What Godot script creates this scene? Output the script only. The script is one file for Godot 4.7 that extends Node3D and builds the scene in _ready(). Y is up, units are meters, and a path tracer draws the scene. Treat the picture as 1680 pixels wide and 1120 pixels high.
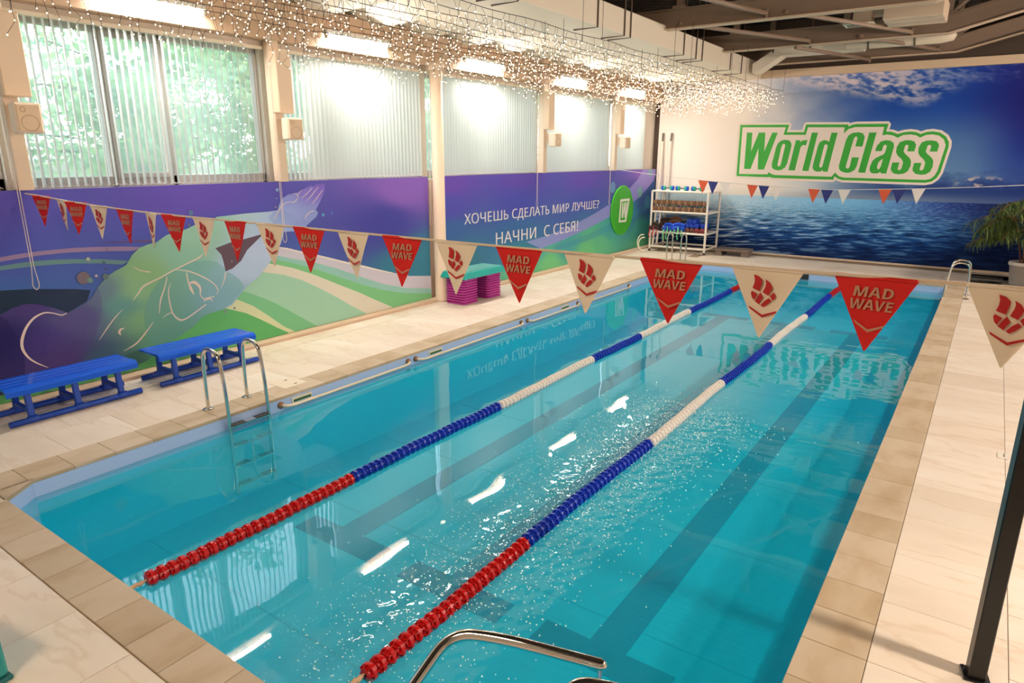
extends Node3D
# An indoor swimming pool hall: water with two lane ropes, printed wall panels under a row of
# windows with vertical blinds, a sea mural on the far wall, icicle lights and steel roof beams.
# x runs across the pool, -z along it, y up; the deck is y = 0 and the camera stands 2.8 m above it.

const ORD := ["first", "second", "third", "fourth", "fifth", "sixth", "seventh", "eighth", "ninth", "tenth", "eleventh", "twelfth", "thirteenth", "fourteenth", "fifteenth", "sixteenth", "seventeenth", "eighteenth", "nineteenth", "twentieth"]
const WATER := -0.17          # water level
const PX0 := -6.63            # pool edges
const PX1 := -0.54
const PZ0 := -1.74
const PZ1 := -17.9
const WL := -8.9              # face of the printed panels on the left wall
const ZF := -20.7             # face of the far wall
const BAYS := [-3.15, -6.56, -9.98, -13.9, -17.6]   # window columns

const LOGO_SHAPES := [
	[-6.359, 3.697, -4.99, 3.677, -5.037, 3.473, -4.582, 3.466, -4.548, 3.671, -3.47, 3.647, -3.467, 3.591, -3.375, 3.638, -3.271, 3.654, -2.518, 3.644, -2.548, 3.451, -2.42, 3.44, -2.271, 3.384, -2.137, 3.426, -1.992, 3.442, -1.859, 3.422, -1.756, 3.376, -1.635, 3.424, -1.494, 3.437, -1.333, 3.405, -1.194, 3.307, -1.112, 3.175, -1.102, 3.052, -1.189, 2.431, -1.248, 2.295, -1.346, 2.203, -1.486, 2.169, -3.447, 2.193, -3.561, 2.23, -3.661, 2.292, -3.674, 2.198, -5.314, 2.214, -5.378, 2.243, -5.418, 2.232, -6.342, 2.25],
	[-6.29, 3.629, -5.08, 3.605, -5.122, 3.402, -4.526, 3.394, -4.486, 3.593, -3.556, 3.575, -3.564, 3.412, -3.45, 3.532, -3.296, 3.575, -2.609, 3.566, -2.628, 3.356, -2.512, 3.373, -2.375, 3.349, -2.263, 3.288, -2.143, 3.355, -1.982, 3.37, -1.848, 3.345, -1.756, 3.287, -1.64, 3.348, -1.499, 3.363, -1.354, 3.335, -1.23, 3.237, -1.172, 3.105, -1.177, 3.035, -1.258, 2.466, -1.304, 2.349, -1.388, 2.265, -1.497, 2.241, -3.419, 2.262, -3.551, 2.298, -3.655, 2.393, -3.733, 2.279, -5.241, 2.297, -5.346, 2.325, -5.422, 2.375, -5.456, 2.313, -6.273, 2.31]]
const LOGO_LETTERS := [
	[-6.15, 3.481, -5.994, 3.479, -5.98, 2.952, -5.808, 3.476, -5.625, 3.473, -5.609, 2.952, -5.433, 3.47, -5.283, 3.467, -5.562, 2.449, -5.744, 2.446, -5.776, 3.043, -5.947, 2.456, -6.137, 2.458],
	[-5.054, 3.268, -4.965, 3.257, -4.9, 3.207, -4.871, 3.119, -4.903, 2.872, -4.937, 2.633, -4.983, 2.513, -5.075, 2.441, -5.174, 2.426, -5.277, 2.448, -5.343, 2.498, -5.362, 2.589, -5.326, 2.821, -5.289, 3.051, -5.252, 3.17, -5.161, 3.249],
	[-4.77, 3.255, -4.654, 3.254, -4.657, 3.195, -4.605, 3.244, -4.463, 3.262, -4.485, 3.116, -4.572, 3.123, -4.623, 3.068, -4.709, 2.432, -4.882, 2.434],
	[-4.372, 3.453, -4.212, 3.45, -4.345, 2.421, -4.513, 2.425],
	[-3.869, 3.441, -3.714, 3.439, -3.847, 2.409, -3.965, 2.411, -3.978, 2.456, -4.026, 2.416, -4.119, 2.405, -4.208, 2.443, -4.249, 2.511, -4.245, 2.6, -4.172, 3.105, -4.136, 3.201, -4.049, 3.248, -3.955, 3.241, -3.904, 3.199],
	[-3.192, 3.443, -3.092, 3.414, -3.038, 3.33, -3.038, 3.265, -3.061, 3.076, -3.237, 3.077, -3.207, 3.286, -3.221, 3.323, -3.248, 3.333, -3.281, 3.315, -3.3, 3.25, -3.403, 2.569, -3.402, 2.531, -3.367, 2.503, -3.324, 2.513, -3.304, 2.57, -3.283, 2.794, -3.109, 2.795, -3.134, 2.572, -3.174, 2.467, -3.273, 2.399, -3.38, 2.387, -3.503, 2.424, -3.566, 2.491, -3.581, 2.567, -3.485, 3.233, -3.438, 3.363, -3.332, 3.433],
	[-2.943, 3.43, -2.766, 3.431, -2.908, 2.395, -3.081, 2.402],
	[-2.527, 3.233, -2.424, 3.222, -2.341, 3.167, -2.312, 3.076, -2.405, 2.384, -2.533, 2.386, -2.542, 2.429, -2.603, 2.39, -2.705, 2.379, -2.778, 2.406, -2.813, 2.472, -2.815, 2.557, -2.774, 2.707, -2.706, 2.782, -2.53, 2.875, -2.503, 2.93, -2.482, 3.086, -2.511, 3.117, -2.537, 3.117, -2.567, 3.086, -2.584, 2.958, -2.743, 2.958, -2.713, 3.096, -2.641, 3.197],
	[-1.978, 3.227, -1.876, 3.199, -1.819, 3.118, -1.82, 3.056, -1.837, 2.948, -1.996, 2.948, -1.985, 3.065, -1.997, 3.107, -2.036, 3.114, -2.064, 3.084, -2.079, 2.948, -2.038, 2.894, -1.916, 2.785, -1.875, 2.703, -1.871, 2.585, -1.911, 2.457, -1.993, 2.391, -2.107, 2.371, -2.227, 2.387, -2.301, 2.46, -2.317, 2.525, -2.299, 2.669, -2.135, 2.671, -2.156, 2.509, -2.136, 2.481, -2.097, 2.482, -2.069, 2.519, -2.052, 2.675, -2.092, 2.748, -2.206, 2.848, -2.251, 2.93, -2.251, 3.057, -2.201, 3.175, -2.092, 3.223],
	[-1.478, 3.217, -1.38, 3.195, -1.319, 3.124, -1.314, 3.062, -1.33, 2.942, -1.497, 2.944, -1.479, 3.063, -1.496, 3.104, -1.534, 3.107, -1.562, 3.081, -1.582, 2.947, -1.543, 2.894, -1.423, 2.787, -1.38, 2.707, -1.376, 2.572, -1.414, 2.446, -1.501, 2.381, -1.603, 2.365, -1.729, 2.386, -1.804, 2.458, -1.817, 2.522, -1.8, 2.662, -1.635, 2.664, -1.656, 2.506, -1.636, 2.479, -1.596, 2.479, -1.568, 2.516, -1.554, 2.67, -1.593, 2.741, -1.704, 2.843, -1.749, 2.93, -1.751, 3.055, -1.703, 3.171, -1.597, 3.214]]
const LOGO_HOLES := [
	[-5.092, 3.159, -5.051, 3.145, -5.045, 3.09, -5.111, 2.592, -5.136, 2.541, -5.176, 2.541, -5.2, 2.581, -5.142, 3.071, -5.119, 3.14],
	[-3.98, 3.138, -3.932, 3.123, -3.925, 3.065, -3.996, 2.563, -4.02, 2.524, -4.057, 2.523, -4.08, 2.562, -4.018, 3.066, -4.006, 3.123],
	[-2.532, 2.764, -2.556, 2.559, -2.591, 2.494, -2.626, 2.503, -2.644, 2.549, -2.623, 2.671, -2.586, 2.717]]
const SWIMMER := [
	[-2.654, 1.065, -2.716, 1.065, -2.773, 1.095, -2.83, 1.119, -2.941, 1.144, -3.049, 1.138, -3.155, 1.1, -3.261, 1.048, -3.39, 0.967, -3.518, 1.015, -3.637, 1.069, -3.695, 1.12, -3.76, 1.212, -3.834, 1.283, -3.922, 1.353, -4.006, 1.39, -3.954, 1.376, -4.093, 1.427, -4.148, 1.455, -4.232, 1.566, -4.328, 1.643, -4.438, 1.676, -4.565, 1.698, -4.703, 1.774, -4.838, 1.807, -4.993, 1.831, -5.116, 1.876, -5.219, 1.905, -5.428, 1.946, -5.457, 1.964, -5.671, 1.971, -5.918, 1.981, -6.306, 1.983, -6.469, 1.995, -6.499, 2.069, -6.57, 2.168, -6.687, 2.22, -6.83, 2.237, -7.01, 2.301, -7.133, 2.344, -7.161, 2.319, -7.255, 2.364, -7.299, 2.346, -7.363, 2.368, -7.407, 2.335, -7.381, 2.227, -7.291, 2.086, -7.188, 1.959, -7.229, 1.908, -7.193, 1.85, -7.016, 1.742, -6.919, 1.665, -6.714, 1.652, -6.545, 1.661, -6.471, 1.481, -6.251, 1.224, -6.015, 1.022, -5.932, 0.988, -5.765, 0.875, -5.541, 0.683, -5.39, 0.642, -5.151, 0.63, -5.054, 0.593, -4.651, 0.369, -4.219, 0.153, -3.936, 0.107, -3.525, 0.086, -2.504, 0.163],
	[-5.38, 1.531, -5.625, 1.588, -5.876, 1.619, -6.138, 1.656, -6.135, 1.629, -5.882, 1.451, -5.765, 1.307, -5.617, 1.213, -5.499, 1.184, -5.484, 1.319, -5.462, 1.431]]
const SWIMMER_TONES := [
	[-2.646, 1.016, -2.714, 1.053, -2.766, 0.993, -2.811, 0.882, -2.847, 0.771, -2.863, 0.611, -2.858, 0.481, -2.829, 0.303, -2.527, 0.32],
	[-3.695, 1.12, -3.76, 1.212, -3.777, 1.196, -3.789, 1.07, -3.777, 0.947, -3.73, 0.803, -3.662, 0.649, -3.563, 0.502, -3.474, 0.411, -3.292, 0.345, -3.092, 0.354, -3.103, 0.635, -3.207, 0.853, -3.39, 0.967, -3.518, 1.015, -3.637, 1.069],
	[-4.272, 0.755, -4.31, 0.895, -4.405, 1.061, -4.531, 1.188, -4.631, 1.247, -4.733, 1.307, -4.89, 1.342, -5.053, 1.388, -5.213, 1.378, -5.373, 1.339, -5.485, 1.246, -5.493, 1.186, -5.605, 1.131, -5.705, 1.036, -5.77, 0.914, -5.58, 0.731, -5.394, 0.642, -5.159, 0.625, -5.051, 0.586, -4.937, 0.491, -4.654, 0.365, -4.449, 0.324, -4.294, 0.397, -4.264, 0.572],
	[-6.284, 1.9, -6.412, 1.972, -6.579, 1.989, -6.74, 1.904, -6.845, 1.802, -6.874, 1.657, -6.714, 1.652, -6.547, 1.68, -6.393, 1.79]]
const SWIMMER_STROKES := [
	[-3.38, 0.966, 0.01, -3.317, 0.954, 0.016, -3.23, 0.994, 0.013, -3.141, 1.013, 0.02, -3.033, 0.973, 0.028, -2.941, 0.881, 0.033, -2.876, 0.752, 0.038, -2.862, 0.638, 0.035, -2.904, 0.523, 0.025, -2.979, 0.437, 0.018, -3.081, 0.357, 0.005],
	[-4.02, 0.896, 0.004, -3.906, 0.804, 0.017, -3.797, 0.691, 0.017, -3.687, 0.566, 0.004],
	[-4.005, 0.651, 0.006, -3.956, 0.643, 0.034, -3.933, 0.605, 0.036, -3.95, 0.573, 0.011],
	[-4.212, 1.429, 0.005, -4.305, 1.36, 0.016, -4.432, 1.32, 0.016],
	[-5.18, 1.473, 0.007, -5.118, 1.427, 0.026, -4.932, 1.365, 0.018, -4.732, 1.298, 0.02, -4.536, 1.224, 0.022, -4.329, 1.155, 0.028, -4.248, 1.077, 0.021, -4.156, 0.985, 0.005],
	[-4.642, 1.231, 0.011, -4.591, 1.087, 0.018, -4.514, 0.933, 0.025, -4.471, 0.754, 0.007],
	[-4.681, 1.133, 0.009, -4.637, 1.043, 0.015, -4.63, 0.894, 0.02, -4.654, 0.72, 0.022, -4.736, 0.618, 0.03, -4.834, 0.618, 0.023, -5.003, 0.694, 0.021, -5.145, 0.762, 0.019],
	[-4.656, 0.739, 0.015, -4.579, 0.725, 0.015, -4.515, 0.694, 0.005],
	[-4.78, 1.304, 0.007, -4.957, 1.258, 0.019, -5.144, 1.156, 0.021, -5.294, 1.037, 0.017, -5.348, 0.93, 0.014, -5.316, 0.876, 0.008],
	[-4.917, 1.249, 0.017, -4.925, 1.13, 0.022, -4.954, 1.011, 0.049, -4.984, 0.93, 0.008],
	[-4.926, 1.092, 0.015, -5.015, 1.098, 0.053, -5.084, 1.01, 0.038, -5.076, 0.915, 0.015, -5.114, 0.846, 0.015],
	[-5.114, 0.846, 0.015, -5.187, 0.848, 0.023, -5.281, 0.852, 0.012],
	[-5.11, 0.812, 0.015, -5.153, 0.828, 0.019, -5.216, 0.829, 0.019, -5.246, 0.788, 0.01],
	[-5.498, 1.176, 0.018, -5.464, 1.071, 0.018, -5.393, 0.951, 0.006],
	[-4.379, 0.66, 0.007, -4.259, 0.536, 0.022, -4.118, 0.418, 0.023, -3.95, 0.356, 0.005],
	[-6.395, 1.858, 0.009, -6.467, 1.968, 0.016, -6.559, 2.066, 0.014, -6.675, 2.106, 0.009, -6.774, 2.101, 0.014, -6.851, 2.155, 0.012, -6.851, 2.213, 0.012, -6.787, 2.232, 0.007],
	[-6.84, 2.191, 0.009, -6.887, 2.235, 0.009, -6.95, 2.279, 0.005],
	[-6.929, 2.152, 0.007, -7.032, 2.218, 0.012, -7.111, 2.273, 0.012, -7.151, 2.308, 0.005],
	[-7.021, 2.107, 0.007, -7.117, 2.178, 0.014, -7.216, 2.27, 0.012, -7.275, 2.31, 0.005],
	[-7.121, 2.059, 0.007, -7.219, 2.138, 0.014, -7.303, 2.218, 0.012, -7.36, 2.272, 0.005],
	[-6.959, 1.825, 0.01, -7, 1.887, 0.017, -7.079, 1.934, 0.014, -7.147, 1.945, 0.01]]
const BANDS := [
	[-2.761, 1.69, -2.824, 1.701, -2.983, 1.716, -3.146, 1.725, -3.37, 1.728, -3.605, 1.726, -3.848, 1.71, -4.103, 1.687, -4.37, 1.655, -4.267, 1.615, -3.966, 1.644, -3.717, 1.666, -3.478, 1.679, -3.249, 1.678, -3.083, 1.673, -2.816, 1.653, -2.753, 1.643],
	[-2.745, 1.596, -2.808, 1.606, -2.966, 1.616, -3.129, 1.621, -3.352, 1.613, -3.584, 1.592, -3.826, 1.563, -4.078, 1.519, -4.209, 1.493, -4.096, 1.461, -3.818, 1.51, -3.576, 1.54, -3.343, 1.556, -3.119, 1.562, -2.957, 1.562, -2.8, 1.558, -2.737, 1.551],
	[-3.793, 1.762, -4.113, 1.755, -4.522, 1.736, -4.576, 1.712, -4.489, 1.707, -3.981, 1.745],
	[-2.7, 1.334, -2.762, 1.337, -3.077, 1.306, -3.528, 1.235, -3.682, 1.197, -3.625, 1.071, -3.493, 1.013, -3.39, 0.967, -3.261, 1.048, -3.155, 1.1, -3.049, 1.138, -2.941, 1.144, -2.83, 1.119, -2.716, 1.065, -2.652, 1.053]]
const WAVES := [
	[-6.201, 1.508, -6.331, 1.46, -6.576, 1.411, -6.856, 1.321, -7.273, 1.199, -7.718, 1.056, -8.126, 0.933, -8.522, 0.81, -8.864, 0.708, -9.306, 0.583, -9.994, 0.487, -9.994, 0.05, -4.976, 0.05, -5.276, 0.73],
	[-6.186, 1.371, -6.317, 1.329, -6.643, 1.236, -7.079, 1.117, -7.543, 0.956, -8.041, 0.755, -8.58, 0.539, -9.169, 0.368, -9.984, 0.232, -9.984, 0.05, -4.976, 0.05, -5.276, 0.73],
	[-6.18, 1.314, -6.31, 1.264, -6.665, 1.161, -7.069, 1.018, -7.532, 0.827, -8.031, 0.621, -8.573, 0.426, -9.164, 0.274, -9.98, 0.13, -9.98, 0.05, -4.976, 0.05, -5.276, 0.73],
	[-6.17, 1.223, -6.355, 1.176, -6.657, 1.084, -7.06, 0.919, -7.521, 0.698, -8.019, 0.465, -8.372, 0.278, -8.785, 0.074, -8.785, 0.05, -4.976, 0.05, -5.276, 0.73],
	[-6.025, 1.114, -6.128, 1.088, -6.477, 1, -6.812, 0.867, -7.193, 0.657, -7.501, 0.469, -7.826, 0.257, -8.135, 0.07, -8.135, 0.05, -4.976, 0.05, -5.276, 0.73],
	[-5.664, 0.879, -5.786, 0.837, -5.984, 0.746, -6.291, 0.574, -6.585, 0.373, -6.838, 0.198, -7.028, 0.069, -7.028, 0.05, -4.976, 0.05, -5.276, 0.73],
	[-5.578, 0.779, -5.672, 0.729, -5.889, 0.605, -6.135, 0.409, -6.392, 0.186, -6.59, 0.065, -6.59, 0.05, -4.976, 0.05, -5.276, 0.73],
	[-5.303, 0.714, -5.416, 0.66, -5.75, 0.524, -5.996, 0.375, -6.278, 0.185, -6.467, 0.07, -6.467, 0.05, -4.976, 0.05, -5.276, 0.73]]
const WAVE_LINE := [
	[-6.329, 1.445, -6.371, 1.436, -6.432, 1.423, -6.503, 1.408, -6.571, 1.39, -6.635, 1.371, -6.7, 1.348, -6.77, 1.324, -6.851, 1.297, -6.944, 1.269, -7.049, 1.239, -7.158, 1.208, -7.267, 1.175, -7.377, 1.139, -7.489, 1.102, -7.602, 1.064, -7.711, 1.029, -7.817, 0.996, -7.919, 0.965, -8.019, 0.935, -8.119, 0.905, -8.22, 0.874, -8.322, 0.844, -8.421, 0.814, -8.517, 0.785, -8.615, 0.758, -8.714, 0.731, -8.8, 0.708, -8.862, 0.693, -8.865, 0.701, -8.805, 0.72, -8.719, 0.747, -8.622, 0.778, -8.526, 0.808, -8.431, 0.838, -8.332, 0.87, -8.232, 0.903, -8.131, 0.935, -8.03, 0.965, -7.93, 0.995, -7.828, 1.025, -7.723, 1.058, -7.613, 1.092, -7.5, 1.128, -7.387, 1.164, -7.277, 1.198, -7.167, 1.231, -7.057, 1.263, -6.953, 1.292, -6.86, 1.32, -6.78, 1.345, -6.709, 1.368, -6.643, 1.39, -6.577, 1.408, -6.507, 1.423, -6.435, 1.436, -6.373, 1.446, -6.33, 1.452]]
const BUBBLES := [
	[-3.624, 1.357, 0.076, 0],
	[-3.691, 1.318, 0.034, 0],
	[-3.77, 1.363, 0.017, 0],
	[-3.796, 1.326, 0.012, 0],
	[-3.875, 1.339, 0.035, 0],
	[-3.709, 1.577, 0.022, 0],
	[-3.884, 1.514, 0.017, 0],
	[-3.941, 1.668, 0.011, 0],
	[-3.895, 1.432, 0.016, 0],
	[-5.083, 2.043, 0.033, 0],
	[-4.953, 1.965, 0.011, 0],
	[-5.039, 1.882, 0.018, 0],
	[-5.61, 1.319, 0.018, 0],
	[-6.488, 2.296, 0.027, 0],
	[-6.464, 2.171, 0.011, 0],
	[-6.436, 2.041, 0.014, 0],
	[-7.324, 1.868, 0.029, 0],
	[-7.428, 1.871, 0.01, 0],
	[-7.509, 1.888, 0.03, 0],
	[-5.423, 0.613, 0.027, 0],
	[-5.573, 0.631, 0.018, 0]]
const RIBBON := [
	[-13.293, 0.839, -14.187, 0.9, -15.502, 1.06, -16.591, 1.267, -17.615, 1.502, -18.629, 1.799, -19.335, 2.13, -19.688, 2.393, -19.729, 2.456, -20.855, 2.459, -20.544, 2.058, -19.595, 1.6, -18.677, 1.367, -17.401, 1.1, -16.237, 0.894, -14.837, 0.704, -13.948, 0.61]]
const RIBBON_BELOW := [
	[-13.948, 0.61, -14.837, 0.704, -16.237, 0.894, -17.401, 1.1, -18.677, 1.367, -19.595, 1.6, -20.544, 2.058, -20.866, 2.384, -20.866, 0.05, -11, 0.05]]
const RIBBON_SUB := [
	[-14.514, 0.594, -15.524, 0.655, -16.626, 0.788, -17.833, 0.974, -19.162, 1.199, -20.624, 1.511, -20.655, 1.298, -19.189, 0.974, -17.854, 0.76, -16.64, 0.602, -15.531, 0.512, -14.517, 0.499]]
const EMBLEM_W := [
	[-18.1, 1.599, -18.724, 1.6, -18.544, 0.921, -18.053, 0.938],
	[-18.168, 1.53, -18.623, 1.53, -18.456, 0.987, -18.144, 0.994],
	[-18.216, 1.497, -18.278, 1.494, -18.298, 1.213, -18.366, 1.497, -18.446, 1.496, -18.46, 1.203, -18.509, 1.497, -18.572, 1.498, -18.484, 1.056, -18.403, 1.057, -18.386, 1.305, -18.305, 1.056, -18.225, 1.058]]
const FLAG_EMBLEM := [
	[-0.0511, -0.0257, -0.0287, -0.0321, -0.0119, -0.0473, -0.0119, -0.0643, -0.0191, -0.1002, -0.0287, -0.0975, -0.0525, -0.0888, -0.0463, -0.068, -0.0454, -0.0491],
	[0.0014, -0.0435, 0.0224, -0.0567, 0.0358, -0.0775, 0.031, -0.0945, 0.0205, -0.1164, 0.0072, -0.1096, -0.0053, -0.104, 0.0038, -0.0775, 0.0062, -0.0605],
	[-0.054, -0.1021, -0.0287, -0.1142, -0.0406, -0.1444, -0.0511, -0.1331, -0.0573, -0.1134],
	[-0.0148, -0.1066, -0.0005, -0.1278, -0.0119, -0.1493, -0.0158, -0.1626, -0.0377, -0.1482],
	[0.0239, -0.1285, 0.0382, -0.1399, 0.0215, -0.1588, 0.0024, -0.1731, -0.0096, -0.1645, 0.0057, -0.1437],
	[0.043, -0.1002, 0.0535, -0.1134, 0.0511, -0.1285, 0.0406, -0.1369, 0.0282, -0.118]]
const FLAG_CHEVRON := [
	[-0.0621, -0.172, 0.0024, -0.2079, 0.0678, -0.1815, 0.0621, -0.1928, 0.0033, -0.22, -0.0549, -0.1841]]
const FIELD_PANEL := [[-3.04, 2.3, 38, 24, 66], [-2.96, 1.84, 44, 34, 76], [-3.83, 2.12, 74, 52, 108], [-4.59, 2.22, 104, 70, 140], [-5.92, 2.24, 128, 85, 165], [-6.67, 2.3, 138, 85, 170], [-8.29, 2.24, 118, 88, 180], [-9.68, 2.19, 98, 95, 178], [-8.26, 1.78, 98, 104, 172], [-9.65, 1.39, 75, 122, 160], [-9.62, 0.81, 66, 160, 150], [-7.68, 1.46, 88, 115, 160], [-3.37, 1.29, 50, 56, 78], [-2.85, 1.16, 38, 52, 66], [-4.09, 1.41, 84, 72, 98], [-4.01, 1.84, 82, 66, 104], [-3.45, 1.79, 52, 46, 84], [-3.17, 1.64, 52, 70, 92], [-3.75, 1.57, 70, 86, 100], [-3.49, 1.2, 60, 66, 84], [-2.94, 1, 45, 70, 85], [-6.71, 1.65, 95, 100, 150], [-5.85, 1.63, 100, 90, 110], [-4.51, 1.68, 95, 78, 115], [-3.17, 0.04, 35, 95, 62], [-3.88, 0, 50, 120, 80], [-4.72, 0.13, 85, 165, 110]]  # left end darkened: the falloff of light there is painted into the print
const FIELD_SWIMMER := [[-2.72, 0.76, 48, 42, 92], [-3.1, 1.19, 84, 66, 122], [-3.02, 0.69, 80, 66, 125], [-3.3, 0.4, 85, 64, 120], [-3.51, 0.89, 100, 100, 138], [-3.79, 1.15, 118, 145, 150], [-3.63, 0.32, 70, 100, 120], [-4.02, 0.95, 112, 168, 150], [-4.38, 1.3, 155, 200, 135], [-4.3, 0.74, 140, 192, 130], [-4.23, 1.08, 150, 200, 138], [-4.9, 1.47, 150, 200, 165], [-5.21, 1.78, 160, 205, 172], [-5.42, 2.01, 165, 212, 185], [-5.9, 2.07, 185, 218, 210], [-4.48, 0.28, 110, 175, 135], [-3.91, 0.16, 90, 140, 120], [-6.1, 2.06, 188, 215, 222], [-6.29, 1.87, 185, 208, 225], [-6.58, 1.98, 165, 180, 220], [-6.65, 2.12, 150, 160, 215], [-7.01, 2.29, 142, 128, 205], [-7.26, 2.38, 138, 112, 195], [-7.14, 1.8, 150, 165, 212], [-5.8, 1.19, 185, 208, 222], [-6.03, 1.43, 192, 212, 228], [-5.56, 0.86, 160, 195, 205]]
const FIELD_TONE := [[-4.4, 0.88, 128, 182, 130], [-4.76, 1.07, 118, 180, 150], [-5.22, 1.18, 122, 180, 165], [-5.41, 1.24, 135, 185, 178], [-5.56, 0.86, 140, 182, 200], [-5.73, 0.97, 150, 185, 210], [-4.77, 0.47, 110, 170, 140], [-4.33, 0.4, 105, 165, 120]]
const FIELD_TEXTPANEL := [[-10.58, 2.28, 118, 88, 178], [-10.57, 1.8, 95, 92, 178], [-10.55, 1.32, 75, 115, 165], [-10.53, 0.82, 68, 150, 150], [-12.94, 2.35, 110, 88, 178], [-12.95, 1.8, 88, 92, 178], [-12.95, 1.11, 70, 118, 165], [-12.96, 0.68, 70, 145, 160], [-16.07, 2.28, 112, 92, 180], [-16.11, 1.64, 88, 98, 178], [-16.14, 1.16, 75, 120, 165], [-19.95, 2.19, 150, 110, 190], [-19.57, 1.65, 80, 80, 160], [-20.13, 0.87, 65, 135, 150]]
const FIELD_LOWER := [[-13.75, 0.6, 90, 180, 165], [-15.2, 0.6, 85, 175, 165], [-17.26, 0.39, 105, 195, 140], [-17.61, 0.7, 80, 175, 160], [-16.21, 0.16, 115, 205, 130], [-14.32, 0.15, 125, 210, 135], [-19.72, 0.52, 70, 160, 140], [-19.76, 0.14, 95, 180, 125], [-18.77, 1.15, 65, 135, 160], [-20.05, 1.45, 60, 95, 150], [-12.96, 0.25, 110, 195, 150]]

var mats := {}
var taken := {}
var rng := RandomNumberGenerator.new()
var regular: Font
var bold: Font

# ------------------------------------------------------------------ helpers: nodes
func numbered(called: String) -> String:
	var n: int = taken.get(called, 0)
	taken[called] = n + 1
	return called if n == 0 else "%s_%03d" % [called, n]

func tag(o: Node, label: String, category: String, group := "") -> Node:
	o.set_meta("label", label)
	o.set_meta("category", category)
	if group != "": o.set_meta("group", group)
	return o

func thing(called: String, label: String, category: String, at := Vector3.ZERO, turn := 0.0, group := "") -> Node3D:
	var o := Node3D.new()
	o.name = numbered(called)
	add_child(o)
	o.position = at
	o.rotation.y = turn
	tag(o, label, category, group)
	return o

func put(called: String, mesh: Mesh, m: Material, parent: Node = null, xf := Transform3D()) -> MeshInstance3D:
	var o := MeshInstance3D.new()
	o.mesh = mesh
	o.material_override = m
	o.transform = xf
	if parent == null:
		o.name = numbered(called)
		add_child(o)
	else:
		o.name = called
		parent.add_child(o, true)
	return o

func structure(o: Node) -> Node:
	o.set_meta("kind", "structure")
	return o

func stuff(o: Node) -> Node:
	o.set_meta("kind", "stuff")
	return o

func copy(src: Node3D, label := "", at := Vector3.ZERO, turn := 0.0) -> Node3D:
	var c := src.duplicate() as Node3D
	c.name = numbered(String(src.get_meta("base")))
	add_child(c)
	c.position = at
	c.rotation.y = turn
	if label != "": c.set_meta("label", label)
	return c

# many equal pieces under one parent, numbered quickly
func pieces(called: String, parent: Node, mesh: Mesh, ms: Array, places: Array) -> void:
	var k := 0
	for p in places:
		var o := MeshInstance3D.new()
		o.mesh = mesh
		o.material_override = ms[(k * 7 + k / 3) % ms.size()]
		o.transform = p
		o.name = called if k == 0 else "%s_%03d" % [called, k]
		parent.add_child(o, true)
		k += 1

func scatter(called: String, mesh: Mesh, m: Material, places: Array, parent: Node = null) -> MultiMeshInstance3D:
	var mm := MultiMesh.new()
	mm.transform_format = MultiMesh.TRANSFORM_3D
	mm.mesh = mesh
	mm.instance_count = places.size()
	for i in places.size(): mm.set_instance_transform(i, places[i])
	var o := MultiMeshInstance3D.new()
	o.multimesh = mm
	o.material_override = m
	if parent == null:
		o.name = numbered(called)
		add_child(o)
	else:
		o.name = called
		parent.add_child(o, true)
	stuff(o)
	return o

# ------------------------------------------------------------------ helpers: materials
func mat(key: String, c: Color, rough := 0.5, metal := 0.0) -> StandardMaterial3D:
	if mats.has(key): return mats[key]
	var m := StandardMaterial3D.new()
	m.resource_name = key
	m.albedo_color = c
	m.roughness = rough
	m.metallic = metal
	mats[key] = m
	return m

func rgb(r: int, g: int, b: int) -> Color:
	return Color8(r, g, b)

func noise_tex(freq: float, seed_: int, ramp: Array, size := 512, octaves := 4, warp := 0.0) -> NoiseTexture2D:
	var n := FastNoiseLite.new()
	n.noise_type = FastNoiseLite.TYPE_SIMPLEX_SMOOTH
	n.seed = seed_
	n.frequency = freq
	n.fractal_octaves = octaves
	if warp > 0.0:
		n.domain_warp_enabled = true
		n.domain_warp_amplitude = warp
		n.domain_warp_frequency = freq * 1.5
	var t := NoiseTexture2D.new()
	t.width = size
	t.height = size
	t.seamless = true
	t.noise = n
	var g := Gradient.new()
	g.offsets = PackedFloat32Array(ramp.map(func(e): return e[0]))
	g.colors = PackedColorArray(ramp.map(func(e): return e[1]))
	t.color_ramp = g
	return t

func textured(key: String, tex: Texture2D, scale: Vector3, tint := Color.WHITE, rough := 0.5) -> StandardMaterial3D:
	var m := mat(key, tint, rough)
	m.albedo_texture = tex
	m.uv1_triplanar = true
	m.uv1_world_triplanar = true
	m.uv1_scale = scale
	return m

# colour field of a print: smooth blend of sampled ink colours over a wall rectangle
func field(pts: Array, z0: float, z1: float, y0: float, y1: float, w := 128, h := 48) -> ImageTexture:
	var im := Image.create(w, h, false, Image.FORMAT_RGB8)
	for j in h:
		var y := lerpf(y1, y0, (j + 0.5) / h)
		for i in w:
			var z := lerpf(z0, z1, (i + 0.5) / w)
			var s := Vector3.ZERO
			var tw := 0.0
			for p in pts:
				var dz: float = p[0] - z
				var dy: float = (p[1] - y) * 1.6
				var d2 := dz * dz + dy * dy + 0.02
				var k := 1.0 / (d2 * d2)
				s += Vector3(p[2], p[3], p[4]) * k
				tw += k
			s /= tw * 255.0
			s = Vector3(pow(s.x, 1.06), pow(s.y, 1.05), s.z * 1.07).clampf(0.0, 1.0)   # printing inks, a touch bluer than they look under warm lamps
			im.set_pixel(i, j, Color(s.x, s.y, s.z))
	return ImageTexture.create_from_image(im)

# ------------------------------------------------------------------ helpers: shapes
func begin(smooth := false) -> SurfaceTool:
	var st := SurfaceTool.new()
	st.begin(Mesh.PRIMITIVE_TRIANGLES)
	st.set_smooth_group(0 if smooth else -1)
	return st

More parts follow.
